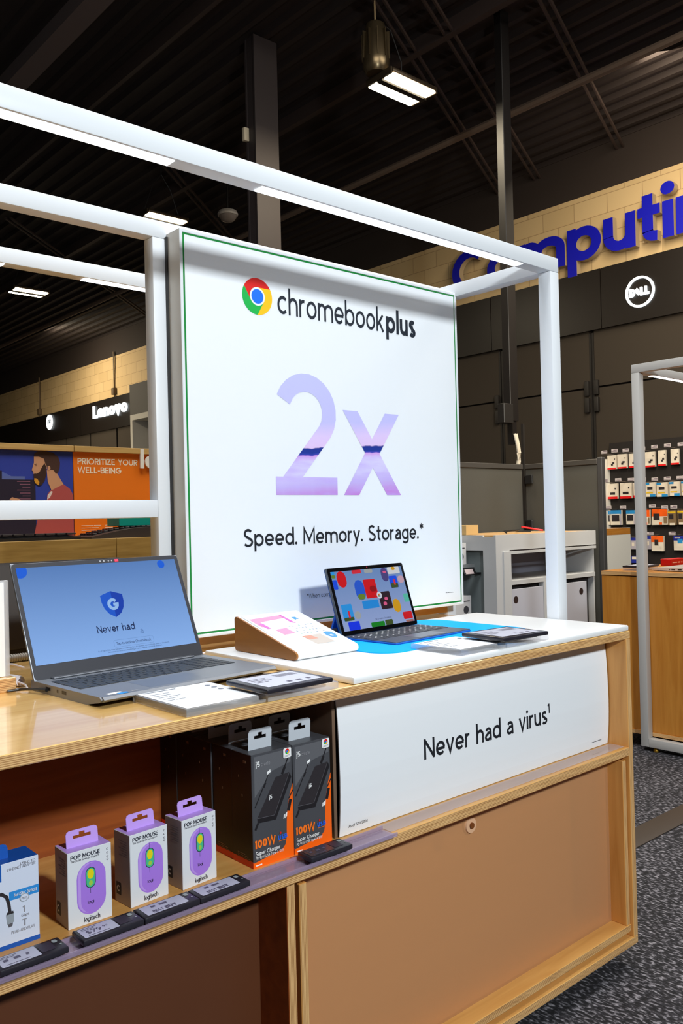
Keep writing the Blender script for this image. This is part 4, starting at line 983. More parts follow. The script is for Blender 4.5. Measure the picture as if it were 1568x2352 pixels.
for k, (a, b_, c_, d_, nm, rd) in enumerate(tiles):
    a, c_ = max(a, 0), min(c_, 1); b_, d_ = max(b_, 0), min(d_, 1)
    u0, u1 = S0+(S1-S0)*a, S0+(S1-S0)*c_; v1, v0 = V1-(V1-V0)*b_, V1-(V1-V0)*d_
    mb.face([(u, v, .0005+.00001*k) for u, v in rrect(u0, u1, v0, v1, .02 if rd else .003)], names_.index(nm))
link('photo_tiles', T_mb(mb, M), [glow('tile_'+n, c_, .95) for n, c_ in CC.items()], scr)
mb = MB(); cx, cy = S0+(S1-S0)*.578, V1-(V1-V0)*.475
mb.face([(u, v, .0012) for u, v in disc(cx, cy, .0085, 20)], 0)
for k, (du, dv) in enumerate(((-.0018, .0018), (.0018, .0018), (.0018, -.0018), (-.0018, -.0018))): mb.face([(u, v, .0013) for u, v in disc(cx+du, cy+dv, .0022, 10)], 1+k)
link('pinwheel_badge', T_mb(mb, M), [glow('badge_white', (206, 212, 224)), glow('badge_r', (214, 50, 40)), glow('badge_y', (230, 180, 20)), glow('badge_b', (30, 90, 220)), glow('badge_g', (30, 150, 70))], scr)
mb = MB(); text(mb, 'Tap to explore Chromebook', (S0+(S1-S0)*.44, V1-(V1-V0)*.885, .0007), VX, VY, .0052, .08, width=.058); link('lettering', T_mb(mb, M), [glow('text_slate', (40, 52, 80))], scr)
mb = MB(); mb.face([(u, v, .0004) for u, v in disc(TW*.505, TL_-.005, .0016, 10)]); link('webcam', T_mb(mb, M), [pm('webcam_glint', (196, 40, 70), .3)], lid)
mb = MB(); mb.tube([(1.262, 1.450, .822), (1.236, 1.450, .822)], .0042, 10); mb.mat(1).tube([(1.236, 1.450, .822), (1.226, 1.450, .822), (1.214, 1.451, .822)], .0052, 10, .0036); mb.mat(0).tube([(1.214, 1.451, .822), (1.19, 1.47, .812), (1.185, 1.52, .8045), (1.2, 1.55, .8045), (1.22, 1.64, .792)], .002, 8)
tag(link('charging_cable', mb, [BLACKP, pm('yellow_boot', (250, 214, 0), .4)]), 'black cable with yellow boot plugged into the side of the tablet', 'cable')

# ------------------------------------------------------------------ wedge information stand
t_ = thing('information_stand', 'small wedge stand with wooden side and white tilted information screen', 'stand', (1.015, 1.283, .801), -.012)
SWd, SDp = .1585, .209
def wedge_prof(ins=0.):
    base = [(.209, 0), (.209, .0716), (.0105, .0185), (0, .007), (0, 0)]
    pts = []
    for a in A_(.203, .006, .006, .006, -90, 0, 4): pts.append(a)
    for a in A_(.203, .064, .006, .006, 0, 108, 5): pts.append(a)
    for a in A_(.0105, .0085, .0105, .0085, 105, 270, 8): pts.append(a)
    return pts
mb = MB(); mb.prism([(0, y, z+.001) for y, z in wedge_prof()], (.0045, 0, 0)); link('side_cheek', mb, [wood('stand_cheek_wood', (164, 104, 32), (140, 84, 20), 'Y', .45, .1)], t_)
mb = MB(); mb.prism([(.0045, y, z+.001) for y, z in wedge_prof()], (SWd-.0045, 0, 0)); body = link('body', mb, [pm('stand_white', (244, 246, 248), .35)], t_)
mb = MB(); mb.box(.008, .02, .02, .19, 0, .001); mb.box(SWd-.02, SWd-.008, .02, .19, 0, .001); link('foot', mb, [MATTBLK], t_)
p0 = Vector((0, .2035, .0715)); p1 = Vector((0, .0125, .0182)); dn = (p1-p0); nrm = Vector((0, -dn.z, dn.y)).normalized()
if nrm.z < 0: nrm = -nrm
def ST(mb, pts, i, lift=.0006): mb.face([p0+Vector((.0045+(SWd-.006)*u, 0, 0))+dn*v+nrm*lift for u, v in pts], i)
mb = MB(); ST(mb, [(.03, .03), (.985, .03), (.985, .93), (.03, .93)], 0); pan = link('screen', mb, [pm('stand_panel', (246, 249, 252), .25)], t_)
mb = MB()
for a, b_ in (((.03, .03), (.985, .035)), ((.975, .03), (.985, .93)), ((.03, .03), (.036, .93)), ((.03, .925), (.985, .93))): ST(mb, [a, (b_[0], a[1]), b_, (a[0], b_[1])], 0, .0008)
ST(mb, [(.07, .13), (.62, .10), (.60, .19), (.17, .23), (.16, .36), (.08, .36)], 1, .0009); ST(mb, [(.60, .10), (.64, .10), (.66, .36), (.60, .32)], 2, .0009); ST(mb, [(.10, .28), (.17, .28), (.18, .42), (.12, .42)], 2, .0010)
ST(mb, [(.20, .46), (.40, .45), (.41, .60), (.22, .61)], 1, .0009)
ST(mb, [(.73, .19), (.80, .19), (.80, .27), (.77, .25), (.73, .28)], 3, .0009)
ST(mb, [(.20, .74), (.50, .73), (.50, .95), (.20, .95)], 4, .0009); ST(mb, [(.42, .70), (.74, .69), (.76, .92), (.45, .93)], 5, .0010); ST(mb, [(.42, .70), (.56, .70), (.60, .8), (.44, .8)], 6, .0011)
for r in range(4):
    for k in range(8):
        if (k*3+r*5) % 7 < 5: ST(mb, [(.48+k*.055+.014*math.cos(q*math.pi/4), .42+r*.07+.016*math.sin(q*math.pi/4)) for q in range(8)], 7 if (k+r) % 3 else 8, .0009)
ST(mb, [(.80, .68), (.87, .655), (.94, .68), (.945, .76), (.92, .81), (.87, .84), (.82, .81), (.795, .76)], 3, .0009)
text(mb, 'G', p0+Vector((.0045+(SWd-.006)*.835, 0, 0))+dn*.79+nrm*.0012, VX, -dn, .012, .18, i=9)
link('artwork', mb, [pm('panel_line', (176, 190, 198), .5), pm('art_pink', (250, 150, 186), .5), pm('art_magenta', (206, 110, 190), .5), pm('art_blue', (76, 150, 220), .5), pm('art_pale', (222, 226, 230), .5), pm('art_stone', (196, 186, 178), .5), pm('art_brick', (206, 150, 132), .5), pm('art_icon', (160, 172, 190), .5), pm('art_mint', (150, 200, 186), .5), TXW], pan)

# ------------------------------------------------------------------ acrylic blocks with e-paper price cards
CARD = pm('white_card', (238, 241, 246), .5)
def acrylic(name_lab, x0, x1, y0, y1, z0, h=.012, card=True):
    t = thing('acrylic_block', name_lab, 'block', ((x0+x1)/2, (y0+y1)/2, z0+.0002), 0, 'clear acrylic blocks on the table')
    link('block', MB().box(x0, x1, y0, y1, z0+.0002, z0+h, .0012, 2), [ACRYL], t, t)
    if card:
        mb = MB(); mb.face([(x, y, z0+h+.0004) for x, y in ((x0+.004, y0+.004), (x1-.004, y0+.004), (x1-.004, y1-.004), (x0+.004, y1-.004))]); c_ = link('card', mb, [CARD], t, t)
        mb = MB()
        bars(mb, (x0+.012, y1-.035, z0+h+.0007), VX, VY, [[.02, .012], [.03], [.016, .02], [.026], [.012, .016]], .014, .0022)
        for k in range(3): mb.face([(u, v, z0+h+.0007) for u, v in disc(x1-.022, y1-.03-k*.02, .005, 14)])
        bars(mb, (x0+.012, y1-.016, z0+h+.0007), VX, VY, [[(x1-x0)*.4]], .01, .004)
        link('lettering', mb, [pm('card_ink', (120, 126, 140), .5)], c_, t)
    return t
acrylic('clear acrylic block with white card lying before the large laptop', .652, .795, 1.084, 1.2465, .7876)
acrylic('clear acrylic block under the e-paper price card beside the large laptop', .7965, .943, 1.081, 1.172, .7876, card=False)
acrylic('clear acrylic block with white card before the tablet on white slab', 1.262, 1.400, 1.086, 1.22, .801)
acrylic('clear acrylic block under the e-paper price card before the tablet', 1.4015, 1.546, 1.084, 1.186, .801, card=False)
def price_card(lab, cx, cy, z0, rot, w_, d_):
    t = thing('price_card', lab, 'price tag', (cx, cy, z0), rot, 'large e-paper price cards on the table')
    link('stand_foot', MB().box(-w_*.3, w_*.4, -d_*.32, d_*.4, 0, .0048), [pm('foot_smoke', (90, 84, 84), .3)], t)
    link('case', MB().box(-w_/2, w_/2, -d_/2, d_/2, .0048, .0128, .0026, 2), [pm('card_case', (40, 38, 46), .25)], t)
    mb = MB(); mb.face([(u, v, .0131) for u, v in rrect(-w_/2+.011, w_/2-.012, -d_/2+.012, d_/2-.011, .001)]); s_ = link('screen', mb, [pm('e_paper_light', (196, 198, 214), .3)], t)
    mb = MB(); bars(mb, (-w_*.36, d_*.18, .0134), VX, VY, [[.02, .012], [.034], [.018, .014], [.022]], .009, .0022); bars(mb, (-w_*.05, -d_*.3, .0134), VX, VY, [[.008, .01, .006]], .01, .009)
    for k in range(5): mb.face([(u, v, .0134) for u, v in ((w_*.05, d_*(.26-k*.035)), (w_*.36, d_*(.26-k*.035)), (w_*.36, d_*(.272-k*.035)), (w_*.05, d_*(.272-k*.035)))])
    link('lettering', mb, [ETXT], s_)
price_card('black framed e-paper price card beside the front of the large laptop', .8475, 1.1175, .7999, .003, .134, .1135)
price_card('black framed e-paper price card before the tablet on the white slab', 1.4432, 1.1207, .8133, -.06, .141, .116)

# ------------------------------------------------------------------ clutter at the left end
t_ = thing('sign_holder', 'clear sign holder with white sheet in plywood base at left edge', 'sign holder', (.48, 1.505, .7876))
link('base', MB().box(.39, .5565, 1.482, 1.53, .7876, .812, .001, 1, mats={'-y': 1, '+y': 1, '+x': 1}), [MAPLE, EDGEZ], t_, t_)
link('acrylic_sheet', MB().box(.392, .5535, 1.500, 1.503, .812, .978, .0006, 1).box(.392, .5535, 1.507, 1.510, .812, .978, .0006, 1), [ACRYL], t_, t_)
sh = link('paper', MB().box(.394, .5475, 1.5040, 1.506, .813, .975), [pm('white_paper', (246, 247, 249), .6)], t_, t_)
pap = link('front_paper', MB().box(.394, .5445, 1.4984, 1.4992, .813, .975), [pm('white_paper', (246, 247, 249), .6)], t_, t_)
mb = MB()
for k in range(12):
    z = .955-k*.011; mb.face([(.40, 1.498, z), (.535-(k % 3)*.01, 1.498, z), (.535-(k % 3)*.01, 1.498, z+.0012), (.40, 1.498, z+.0012)])
link('print_lines', mb, [GTX], pap, t_)
mb = MB(); mb.tube([(.5795, 1.408, .796), (.574, 1.424, .7955)], .0034, 10); mb.tube([(.574, 1.424, .7955), (.566, 1.447, .7945), (.5625, 1.46, .793), (.558, 1.474, .791), (.54, 1.478, .7905)], .0022, 8)
tag(link('power_cable', mb, [BLACKP]), 'black power cable plugged into the left side of the large laptop', 'cable')
WCAB = pm('white_cable', (226, 218, 222), .4)
mb = MB(); P_ = [(.553, 1.60, .803), (.563, 1.575, .8), (.570, 1.55, .7985)]
M = Matrix.Translation((.5695, 1.545, .7975)) @ Matrix.Rotation(.25, 4, 'Z') @ Matrix.Rotation(math.pi/2, 4, 'X')
prof_ = [(.0045, -.03), (.0088, -.03), (.0098, -.026), (.0098, .026), (.0088, .03), (.0048, .03), (.0048, .018)]
m2 = MB(); m2.lathe(prof_, (0, 0, 0), 20); 
t_ = thing('cable_ferrite', 'white cylinder on a white cable between sign holder and laptop', 'adapter', (.5695, 1.545, .7876))
link('cylinder', T_mb(m2, Matrix.Translation((0, 0, .0099)) @ Matrix.Rotation(.25, 4, 'Z') @ Matrix.Rotation(math.pi/2, 4, 'X')), [WCAB], t_)
m2 = MB(); m2.tube([(.002, -.028, .0099), (.008, -.05, .006), (.004, -.07, .003), (-.008, -.062, .0022), (-.016, -.052, .0022)], .002, 8); link('cable', m2, [WCAB], t_)
mb = MB(); mb.tube([(.56, 1.64, .809), (.585, 1.648, .812), (.612, 1.645, .808), (.63, 1.635, .80)], .0026, 8); tag(link('white_cable', mb, [WCAB]), 'short white cable arching behind the large laptop', 'cable')
mb = MB(); n_ = 60
mb.tube([(.56+.3*k/n_, 1.80, .7965) for k in range(n_+1)], .0075, 12)
for k in range(n_): mb.tube([(.56+.3*k/n_, 1.80, .7965), (.5622+.3*k/n_, 1.80, .7965)], .0088, 12)
tag(link('ribbed_conduit', mb, [pm('conduit_grey', (156, 150, 142), .5)]), 'grey ribbed cable conduit lying behind the large laptop', 'conduit')
mb = MB(); mb.tube([(.985, 1.585, .789), (1.0, 1.575, .7905), (1.02, 1.57, .7905), (1.06, 1.59, .7905)], .0017, 8); tag(link('thin_white_cable', mb, [WCAB]), 'thin white cable behind the wedge stand under the big sign', 'cable')
# ------------------------------------------------------------------ orange accessory display behind the left end
OAK = wood('oak_trim', (206, 168, 102), (180, 140, 76), 'X', .5, .05); OAK2 = wood('oak_shelf_front', (178, 142, 72), (146, 112, 48), 'X', .55, .0, 1.6)
OD = thing('accessory_display', 'oak trimmed accessory display with orange panel and photo of a bearded man', 'display', (1.4, 3.0, 0))
def dp(name, mb, mats, parent=None): return link(name, mb, mats, parent or OD, OD)
for a, b_ in ((.3, 1.4395), (1.4425, 2.4)): dp('top_trim', MB().box(a, b_, 3.185, 3.30, 1.359, 1.382, .001, 1), [OAK])
OPAN = dp('orange_panel', MB().box(1.4425, 2.4, 3.20, 3.25, 1.022, 1.359), [pm('orange_panel', (238, 118, 12), .5)])
PH_ = dp('photo_panel', MB().box(.3, 1.4395, 3.20, 3.25, 1.022, 1.359), [pm('photo_night_blue', (44, 62, 158), .5)])
for a, b_ in ((.3, 1.44), (1.442, 2.4)): dp('shelf_front', MB().box(a, b_, 2.85, 2.865, .905, 1.0215, .001, 1), [OAK2])
dp('shelf_top', MB().box(.3, 2.4, 2.865, 3.2, 1.0, 1.0215), [OAK])
dp('cabinet', MB().box(.32, 2.38, 2.9, 3.25, 0, .905), [pm('display_cabinet', (92, 70, 46), .6)])
mb = MB(); text(mb, 'PRIORITIZE YOUR', (1.4598, 3.1993, 1.3110), VX, VZ, .0345, .115, width=.259); text(mb, 'WELL-BEING', (1.4598, 3.1993, 1.2765), VX, VZ, .0345, .115, width=.186)
bars(mb, (1.47, 3.1993, 1.068), VX, VZ, [[.05, .03], [.04, .03], [.06]], .009, .002); bars(mb, (1.57, 3.1993, 1.068), VX, VZ, [[.05, .03], [.04, .03]], .009, .002)
dp('lettering', mb, [pm('cream_ink', (250, 232, 204), .5)], OPAN)
mb = MB(); text(mb, 'logi', (1.7255, 3.192, 1.2995), VX, VZ, .108, .15, ext=(0, -.008, 0), track=.06); dp('raised_letters', mb, [pm('raised_white', (232, 226, 214), .5)], OPAN)
def pp(pts, i, k): mbp.face([(x, 3.1995-.0002*k, z) for x, z in pts], i)
mbp = MB()
pp([(.3, 1.26), (1.25, 1.26), (1.25, 1.18), (.3, 1.18)], 0, 1); pp([(.3, 1.359), (1.0, 1.359), (1.2, 1.26), (.3, 1.26)], 8, 1)
pp([(.3, 1.248), (1.29, 1.248), (1.29, 1.022), (.3, 1.022)], 1, 2); pp([(1.165, 1.28), (1.16, 1.022), (.9, 1.022), (.9, 1.28)], 1, 3)
for k in range(9): pp([(1.22+.01*(k % 3), 1.24-.011*k), (1.27, 1.24-.011*k), (1.27, 1.2425-.011*k), (1.22+.01*(k % 3), 1.2425-.011*k)], 6, 3)
pp([(1.3335, 1.172), (1.335, 1.19), (1.345, 1.205), (1.372, 1.222), (1.40, 1.232), (1.425, 1.215), (1.4385, 1.19), (1.4385, 1.03), (1.28, 1.03), (1.30, 1.12)], 2, 4)
pp([(1.3335, 1.172), (1.337, 1.19), (1.35, 1.205), (1.357, 1.202), (1.345, 1.18)], 9, 5)
pp([(1.335, 1.285), (1.338, 1.24), (1.352, 1.208), (1.40, 1.232), (1.389, 1.25), (1.374, 1.275), (1.37, 1.30)], 3, 5)
pp([(1.286, 1.338), (1.2855, 1.312), (1.279, 1.292), (1.277, 1.283), (1.2815, 1.280), (1.283, 1.272), (1.286, 1.262), (1.30, 1.26), (1.335, 1.29), (1.335, 1.33), (1.31, 1.345)], 3, 6)
pp([(1.286, 1.335), (1.288, 1.347), (1.30, 1.356), (1.325, 1.3585), (1.36, 1.353), (1.381, 1.338), (1.388, 1.315), (1.386, 1.295), (1.379, 1.276), (1.371, 1.272), (1.362, 1.286), (1.348, 1.288), (1.338, 1.296), (1.329, 1.312), (1.325, 1.328), (1.305, 1.336)], 4, 7)
pp([(1.283, 1.268), (1.287, 1.272), (1.294, 1.271), (1.306, 1.277), (1.318, 1.300), (1.327, 1.312), (1.333, 1.296), (1.333, 1.27), (1.326, 1.245), (1.312, 1.227), (1.300, 1.225), (1.288, 1.235), (1.284, 1.252)], 5, 8)
pp([(1.286, 1.254), (1.296, 1.252), (1.305, 1.24), (1.303, 1.227), (1.290, 1.234), (1.285, 1.244)], 7, 9)
pp([(1.338, 1.300), (1.346, 1.302), (1.350, 1.293), (1.344, 1.284), (1.337, 1.286)], 3, 9)
pp([(1.2865, 1.307), (1.297, 1.310), (1.297, 1.307), (1.288, 1.3045)], 4, 9); pp([(1.2885, 1.302), (1.296, 1.303), (1.296, 1.301), (1.290, 1.2995)], 5, 9)
pp([(1.19, 1.172), (1.20, 1.182), (1.225, 1.176), (1.245, 1.163), (1.24, 1.158), (1.215, 1.166)], 3, 5)
dp('photo_print', mbp, [pm('ph_steel', (92, 108, 168), .5), pm('ph_dark', (34, 26, 46), .5), pm('ph_shirt', (176, 78, 74), .5), pm('ph_skin', (206, 150, 110), .5), pm('ph_hair', (70, 44, 34), .5), pm('ph_beard', (58, 34, 24), .5), pm('ph_code', (150, 96, 116), .5), pm('ph_glow', (214, 150, 40), .5), pm('ph_dusk', (86, 106, 178), .5), pm('ph_highlight', (226, 206, 196), .5)], PH_)
t_ = thing('keyboard', 'long black keyboard on the oak shelf below the photo of the man', 'keyboard', (.9, 2.97, 1.0215))
mb = MB(); mb.prism([(-.42, y, z) for y, z in ((-.07, 0), (-.07, .01), (.07, .022), (.07, 0))], (.85, 0, 0)); link('body', mb, [BLACKP], t_)
mb = MB(); keys(mb, -.41, .42, .06, -.06, [[1]*22]*5, .018, .006, .006); link('keyboard_keys', mb, [pm('key_charcoal', (48, 42, 42), .6)], t_)
t_ = thing('keyboard', 'curved black ergonomic keyboard with palm rest on shelf below orange panel', 'keyboard', (1.58, 2.97, 1.0215))
mb = MB(); n_ = 24; sec = lambda u: .006+.032*math.sin(math.pi*min(1, max(0, (u+.22)/.5)))
for (ya, yb) in ((-.09, .09),):
    top = [(-.22+.5*k/n_, sec(-.22+.5*k/n_)) for k in range(n_+1)]
    mb.prism([(u, ya, z) for u, z in [(-.22, 0)]+top+[(.28, 0)]], (0, yb-ya, 0))
link('body', mb, [pm('ergo_black', (52, 44, 40), .55)], t_)
mb = MB()
for r in range(5):
    for k in range(20):
        u = -.19+k*.022; mb.box(u, u+.018, .07-.022*r-.018, .07-.022*r, sec(u+.009)-.004, sec(u+.009)+.006, .002, 1)
link('keyboard_keys', mb, [BLACKP], t_)
t_ = thing('sample_box', 'teal green box resting on the curved keyboard under the orange panel', 'box', (1.63, 3.02, 1.064))
mb = MB(); mb.box(-.115, .13, -.05, .05, 0, .036, .002, 1); c = link('carton', mb, [pm('teal_card', (0, 152, 132), .45)], t_)
mb = MB(); f = Face(mb, .245, .036, -.0502)
for u, i in ((.08, 0), (.2, 1)): f.ell(u-.0, .45, .022, .15, i, 14)
f.P([(.36, .1), (.42, .1), (.42, .9), (.36, .9)], 2); link('artwork', mb, [BLACKP, pm('dark_teal', (10, 80, 74), .5), TXW], c)

# ------------------------------------------------------------------ white service counter, partition and power pole behind the table
CWH = pm('counter_white_laminate', (192, 194, 196), .5); CGR = pm('counter_interior_grey', (172, 172, 186), .6); CDK = pm('counter_dark_gap', (62, 60, 60), .7)
CT = thing('service_counter', 'white service counter with open shelf and two doors behind the table', 'counter', (4.7, 3.6, 0))
def cp(name, mb, mats, parent=None): return link(name, mb, mats, parent or CT, CT)
cp('worktop', MB().box(4.195, 5.275, 3.318, 3.93, .9385, .9485), [wood('counter_chipboard', (190, 156, 110), (160, 124, 80), 'X', .6, 0)])
cp('fascia', MB().box(4.18, 5.29, 3.30, 3.318, .8535, .9500), [CWH])
cp('side_frame', MB().box(4.18, 4.24, 3.318, 3.40, 0, .9385).box(4.18, 4.195, 3.40, 3.93, .855, .9495), [CWH])
cp('side_panel', MB().box(4.215, 4.24, 3.40, 3.93, 0, .855), [pm('side_panel_teal_grey', (112, 122, 124), .6)])
cp('stile', MB().box(4.18, 4.3165, 3.30, 3.318, 0, .8535), [CWH])
cp('inner_frame', MB().box(4.245, 4.3165, 3.290, 3.30, 0, .845).box(4.3165, 5.275, 3.290, 3.30, .828, .845), [CWH])
cp('stile', MB().box(5.275, 5.29, 3.318, 3.93, 0, .9495), [CWH])
cp('niche_back', MB().box(4.3165, 5.272, 3.72, 3.73, .6, .8535), [CGR])
cp('niche_side', MB().box(4.3165, 4.322, 3.318, 3.72, .66, .8535), [CGR])
cp('niche_step', MB().box(4.322, 4.62, 3.62, 3.72, .66, .712), [CGR])
cp('shelf', MB().box(4.3165, 5.272, 3.30, 3.72, .634, .661), [CWH])
cp('plinth', MB().box(4.3165, 5.272, 3.36, 3.9, 0, .634), [CDK])
for x0, x1, hx in ((4.3165, 4.660, 4.37), (4.74, 5.163, 5.096)):
    d_ = cp('door', MB().box(x0, x1, 3.302, 3.320, .06, .606, .001, 1), [pm('counter_door', (186, 188, 200), .5)])
    mb = MB(); m2 = MB(); m2.prism([(hx+u, 3.3016, .5395+v) for u, v in disc(0, 0, .0235, 24)], (0, .0006, 0)); cp('finger_hole', m2, [pm('finger_hole_dark', (40, 20, 16), .8)], d_)
for hx, z in ((4.5, .79), (5.2, .805)):
    m2 = MB(); m2.prism([(hx+u, 3.7185, z+v) for u, v in disc(0, 0, .012, 14)], (0, .001, 0)); cp('grommet', m2, [CDK])
cp('mullion', MB().box(4.665, 4.735, 3.30, 3.34, .0, .634), [CWH])
tag(link('cardboard_box', MB().box(4.19, 4.31, 3.54, 3.68, .9507, 1.012), [pm('cardboard', (206, 172, 116), .6)]), 'plain cardboard box on the left corner of the white service counter', 'box')
mb = MB(); mb.tube([(4.55, 3.5, 0.9545), (4.65, 3.6, .963), (4.75, 3.55, .97), (4.85, 3.65, .958), (4.95, 3.6, 0.9545)], .005, 8); tag(link('black_cord', mb, [BLACKP]), 'loose black cord lying on the white service counter', 'cord')
mb = MB(); mb.tube([(5.05, 3.75, .985), (5.12, 3.72, .972), (5.18, 3.66, .956)], .006, 8); tag(link('red_cord', mb, [pm('red_cord', (226, 30, 44), .4)]), 'short red cord on the back of the white service counter', 'cord')
for z, lab, dy in ((.768, 'white appliance box on upper ledge at the side of the service counter', 0), (.44, 'pale product box low at the side of the service counter', -.03)):
    t_ = thing('product_box', lab, 'box', (4.06, 3.60+dy, z))
    c = link('carton', MB().box(-.09, .09, -.09, .09, 0, .135, .001, 1), [pm('product_box_white', (206, 206, 208), .5)], t_)
    m2 = MB(); m2.mat(0).prism([(-.0905, -.035+u, .075+v) for u, v in disc(0, 0, .032, 20)], (-.001, 0, 0)); m2.prism([(.04+u, -.0905, .05+v) for u, v in disc(0, 0, .024, 20)], (0, -.001, 0)); m2.box(-.02, .075, -.0912, -.09, .1, .106); link('artwork', m2, [pm('box_dark_print', (60, 60, 66), .5)], c)
    cp('side_ledge', MB().box(3.96, 4.215, 3.50, 3.85, z-.02, z-.0005), [pm('ledge_grey', (130, 134, 136), .6)])
t_ = thing('price_tag', 'small black price tag on the side of the white service counter', 'price tag', (4.10, 3.44, .705))
mb = MB(); mb.box(-.05, .06, -.006, .006, 0, .045, .003, 1, M=Matrix.Rotation(-.5, 4, 'X')); link('case', mb, [BLACKP], t_)
mb = MB(); mb.box(-.04, .035, -.0072, -.006, .006, .038, M=Matrix.Rotation(-.5, 4, 'X')); link('screen', mb, [pm('small_tag_screen', (186, 172, 176), .4)], t_)
link('bracket', MB().box(-.01, .11, .004, .05, 0, .012), [BLACKP], t_)
PT = thing('partition_screen', 'low charcoal fabric partition screen with black posts behind the white counter', 'partition', (4.8, 3.9, 0))
def tp(name, mb, mats, parent=None): return link(name, mb, mats, parent or PT, PT)
PFAB = pm('partition_fabric', (74, 74, 70), .9, noise=(300, .3)); PRAIL = pm('partition_rail', (62, 60, 58), .5)
tp('fabric_panel', MB().box(3.3, 5.345, 3.945, 3.965, .0, 1.415), [PFAB]); tp('top_rail', MB().box(3.3, 5.345, 3.935, 3.975, 1.415, 1.452, .003, 1), [PRAIL])
tp('fabric_panel', MB().box(5.355, 5.375, 3.31, 3.93, .0, 1.415), [PFAB]); tp('top_rail', MB().box(5.345, 5.385, 3.31, 3.93, 1.415, 1.452, .003, 1), [PRAIL])
tp('corner_post', MB().box(5.335, 5.375, 3.925, 3.965, 0, 1.455).box(5.335, 5.355, 3.925, 3.945, 1.455, 1.76), [MATTBLK])
ep = tp('end_post', MB().box(5.345, 5.388, 3.272, 3.309, 0, 1.462, .003, 1), [pm('end_post_grey', (60, 60, 62), .4)])
tp('clip', MB().box(5.33, 5.345, 3.85, 3.92, 1.30, 1.37, .005, 1), [BLACKP]); tp('clip', MB().box(5.33, 5.345, 3.86, 3.92, .955, 1.03, .005, 1), [BLACKP])
PP = thing('power_pole', 'dark ceiling power pole with junction box and white cables by the partition', 'pole', (5.43, 4.08, 1.7))
def qp(name, mb, mats): return link(name, mb, mats, PP, PP)
qp('pole', MB().box(5.37, 5.47, 4.06, 4.13, 1.80, 5.0, .004, 1), [pm('pole_brown_black', (17, 13, 12), .5)])
qp('pole', MB().box(5.40, 5.45, 4.07, 4.12, 1.62, 1.80), [pm('pole_brown_black', (17, 13, 12), .5)])
qp('junction_box', MB().box(5.255, 5.37, 4.035, 4.10, 1.775, 1.925, .004, 1), [pm('junction_black', (30, 28, 27), .45)])
for o_ in (0, .02): qp('cable', MB().tube([(5.41+o_, 4.06, 1.70), (5.42+o_, 4.05, 1.62), (5.435+o_, 4.05, 1.55), (5.43+o_, 4.05, 1.49), (5.425+o_*.5, 4.06, 1.40)], .011, 8), [pm('cable_offwhite', (214, 206, 190), .5)])
tag(link('display_plinth', MB().mat(0).box(6.78, 7.25, 4.16, 4.7, 0, .868).mat(1).box(6.78, 7.25, 4.16, 4.7, .868, .93, .002, 1), [pm('plinth_white', (206, 206, 202), .5), wood('plinth_oak', (188, 128, 52), (158, 98, 30), 'X', .5, .1)]), 'white display plinth with oak top band in front of the pegboard', 'plinth')

# ------------------------------------------------------------------ second display table on the right
T2 = thing('display_table', 'second plywood display table at right with plain wooden end panel', 'table', (4.4, 1.62, 0))
def t2(name, mb, mats): return link(name, mb, mats, T2, T2)
t2('table_top', MB().box(3.588, 5.6, 1.02, 2.215, .780, .7985, .001, 1, mats={'-x': 1, '-y': 1, '+y': 1}), [BIRCHY, EDGEZ])
t2('end_panel', MB().box(3.592, 3.612, 1.02, 2.215, .08, .776, .001, 1), [BIRCHY])
t2('end_panel', MB().box(5.58, 5.6, 1.02, 2.215, .08, .776), [BIRCHY])
t2('top_gap', MB().box(3.598, 3.61, 1.03, 2.20, .775, .781), [CDK])
t2('bottom_panel', MB().box(3.588, 5.6, 1.02, 2.215, .0615, .08, .001, 1, mats={'-x': 1}), [BIRCHY, EDGEZ])
t2('back_panel', MB().box(3.612, 5.58, 2.19, 2.20, .08, .776), [DARKWOOD])
t2('plinth', MB().box(3.75, 5.5, 1.2, 2.05, 0, .0615), [MATTBLK])
L2 = thing('light_frame', 'second white light frame standing at the wooden end of the right table', 'frame', (3.577, 1.62, 0))
FW2 = pm('white_powder_coat_greyer', (196, 194, 190), .45)  # greyer white than the first frame
def l2(name, mb, mats=None, parent=None): return link(name, mb, mats or [FW2], parent or L2, L2)
XA, XB = 3.5495, 3.5872
l2('post', MB().box(XA, XB, 1.975, 2.0127, .02, ZT-W_, .0022, 2)); l2('post', MB().box(XA, XB, 1.218, 1.2557, .02, ZT-W_, .0022, 2))
l2('side_beam', MB().box(XA, XB, 1.218, 2.0127, ZT-W_, ZT, .0022, 2)); l2('floor_rail', MB().box(XA, XB, 1.2557, 1.975, .02, .02+W_, .0022, 2))
l2('post', MB().box(XA, XB, 1.595, 1.633, .02+W_, ZT-W_, .0022, 2))
b2 = l2('far_beam', MB().box(XB, 5.6, 1.975, 2.0127, ZT-W_, ZT, .0022, 2)); l2('front_beam', MB().box(XB, 5.6, 1.218, 1.2557, ZT-W_, ZT, .0022, 2))
l2('light_strip', MB().box(3.69, 5.3, 1.981, 2.007, ZT-W_-.0016, ZT-W_+.004, .001), [LEDFAR], b2)
for y in (1.28, 1.95): l2('glide', MB().lathe([(.012, 0), (.012, .008), (.006, .02)], (3.568, y, 0), 16), [pm('brass_glide', (180, 140, 50), .3, .8)])
t_ = thing('laptop', 'silver laptop edge with dark ports on the right display table', 'laptop', (3.66, 1.77, .7987))
SILV = pm('silver_laptop', (206, 198, 190), .4, .4)
mb = MB(); mb.prism([(0, y, z) for y, z in ((0, .001), (.225, .006), (.238, .010), (.225, .0145), (0, .0185))], (.33, 0, 0)); b_ = link('base', mb, [SILV], t_)
mb = MB()
for y in (.125, .095, .065, .03): mb.box(-.0006, .001, y-.009, y+.009, .0075, .0125)
mb.box(-.0006, .001, .140, .145, .008, .012); link('port', mb, [BLACKP], b_)
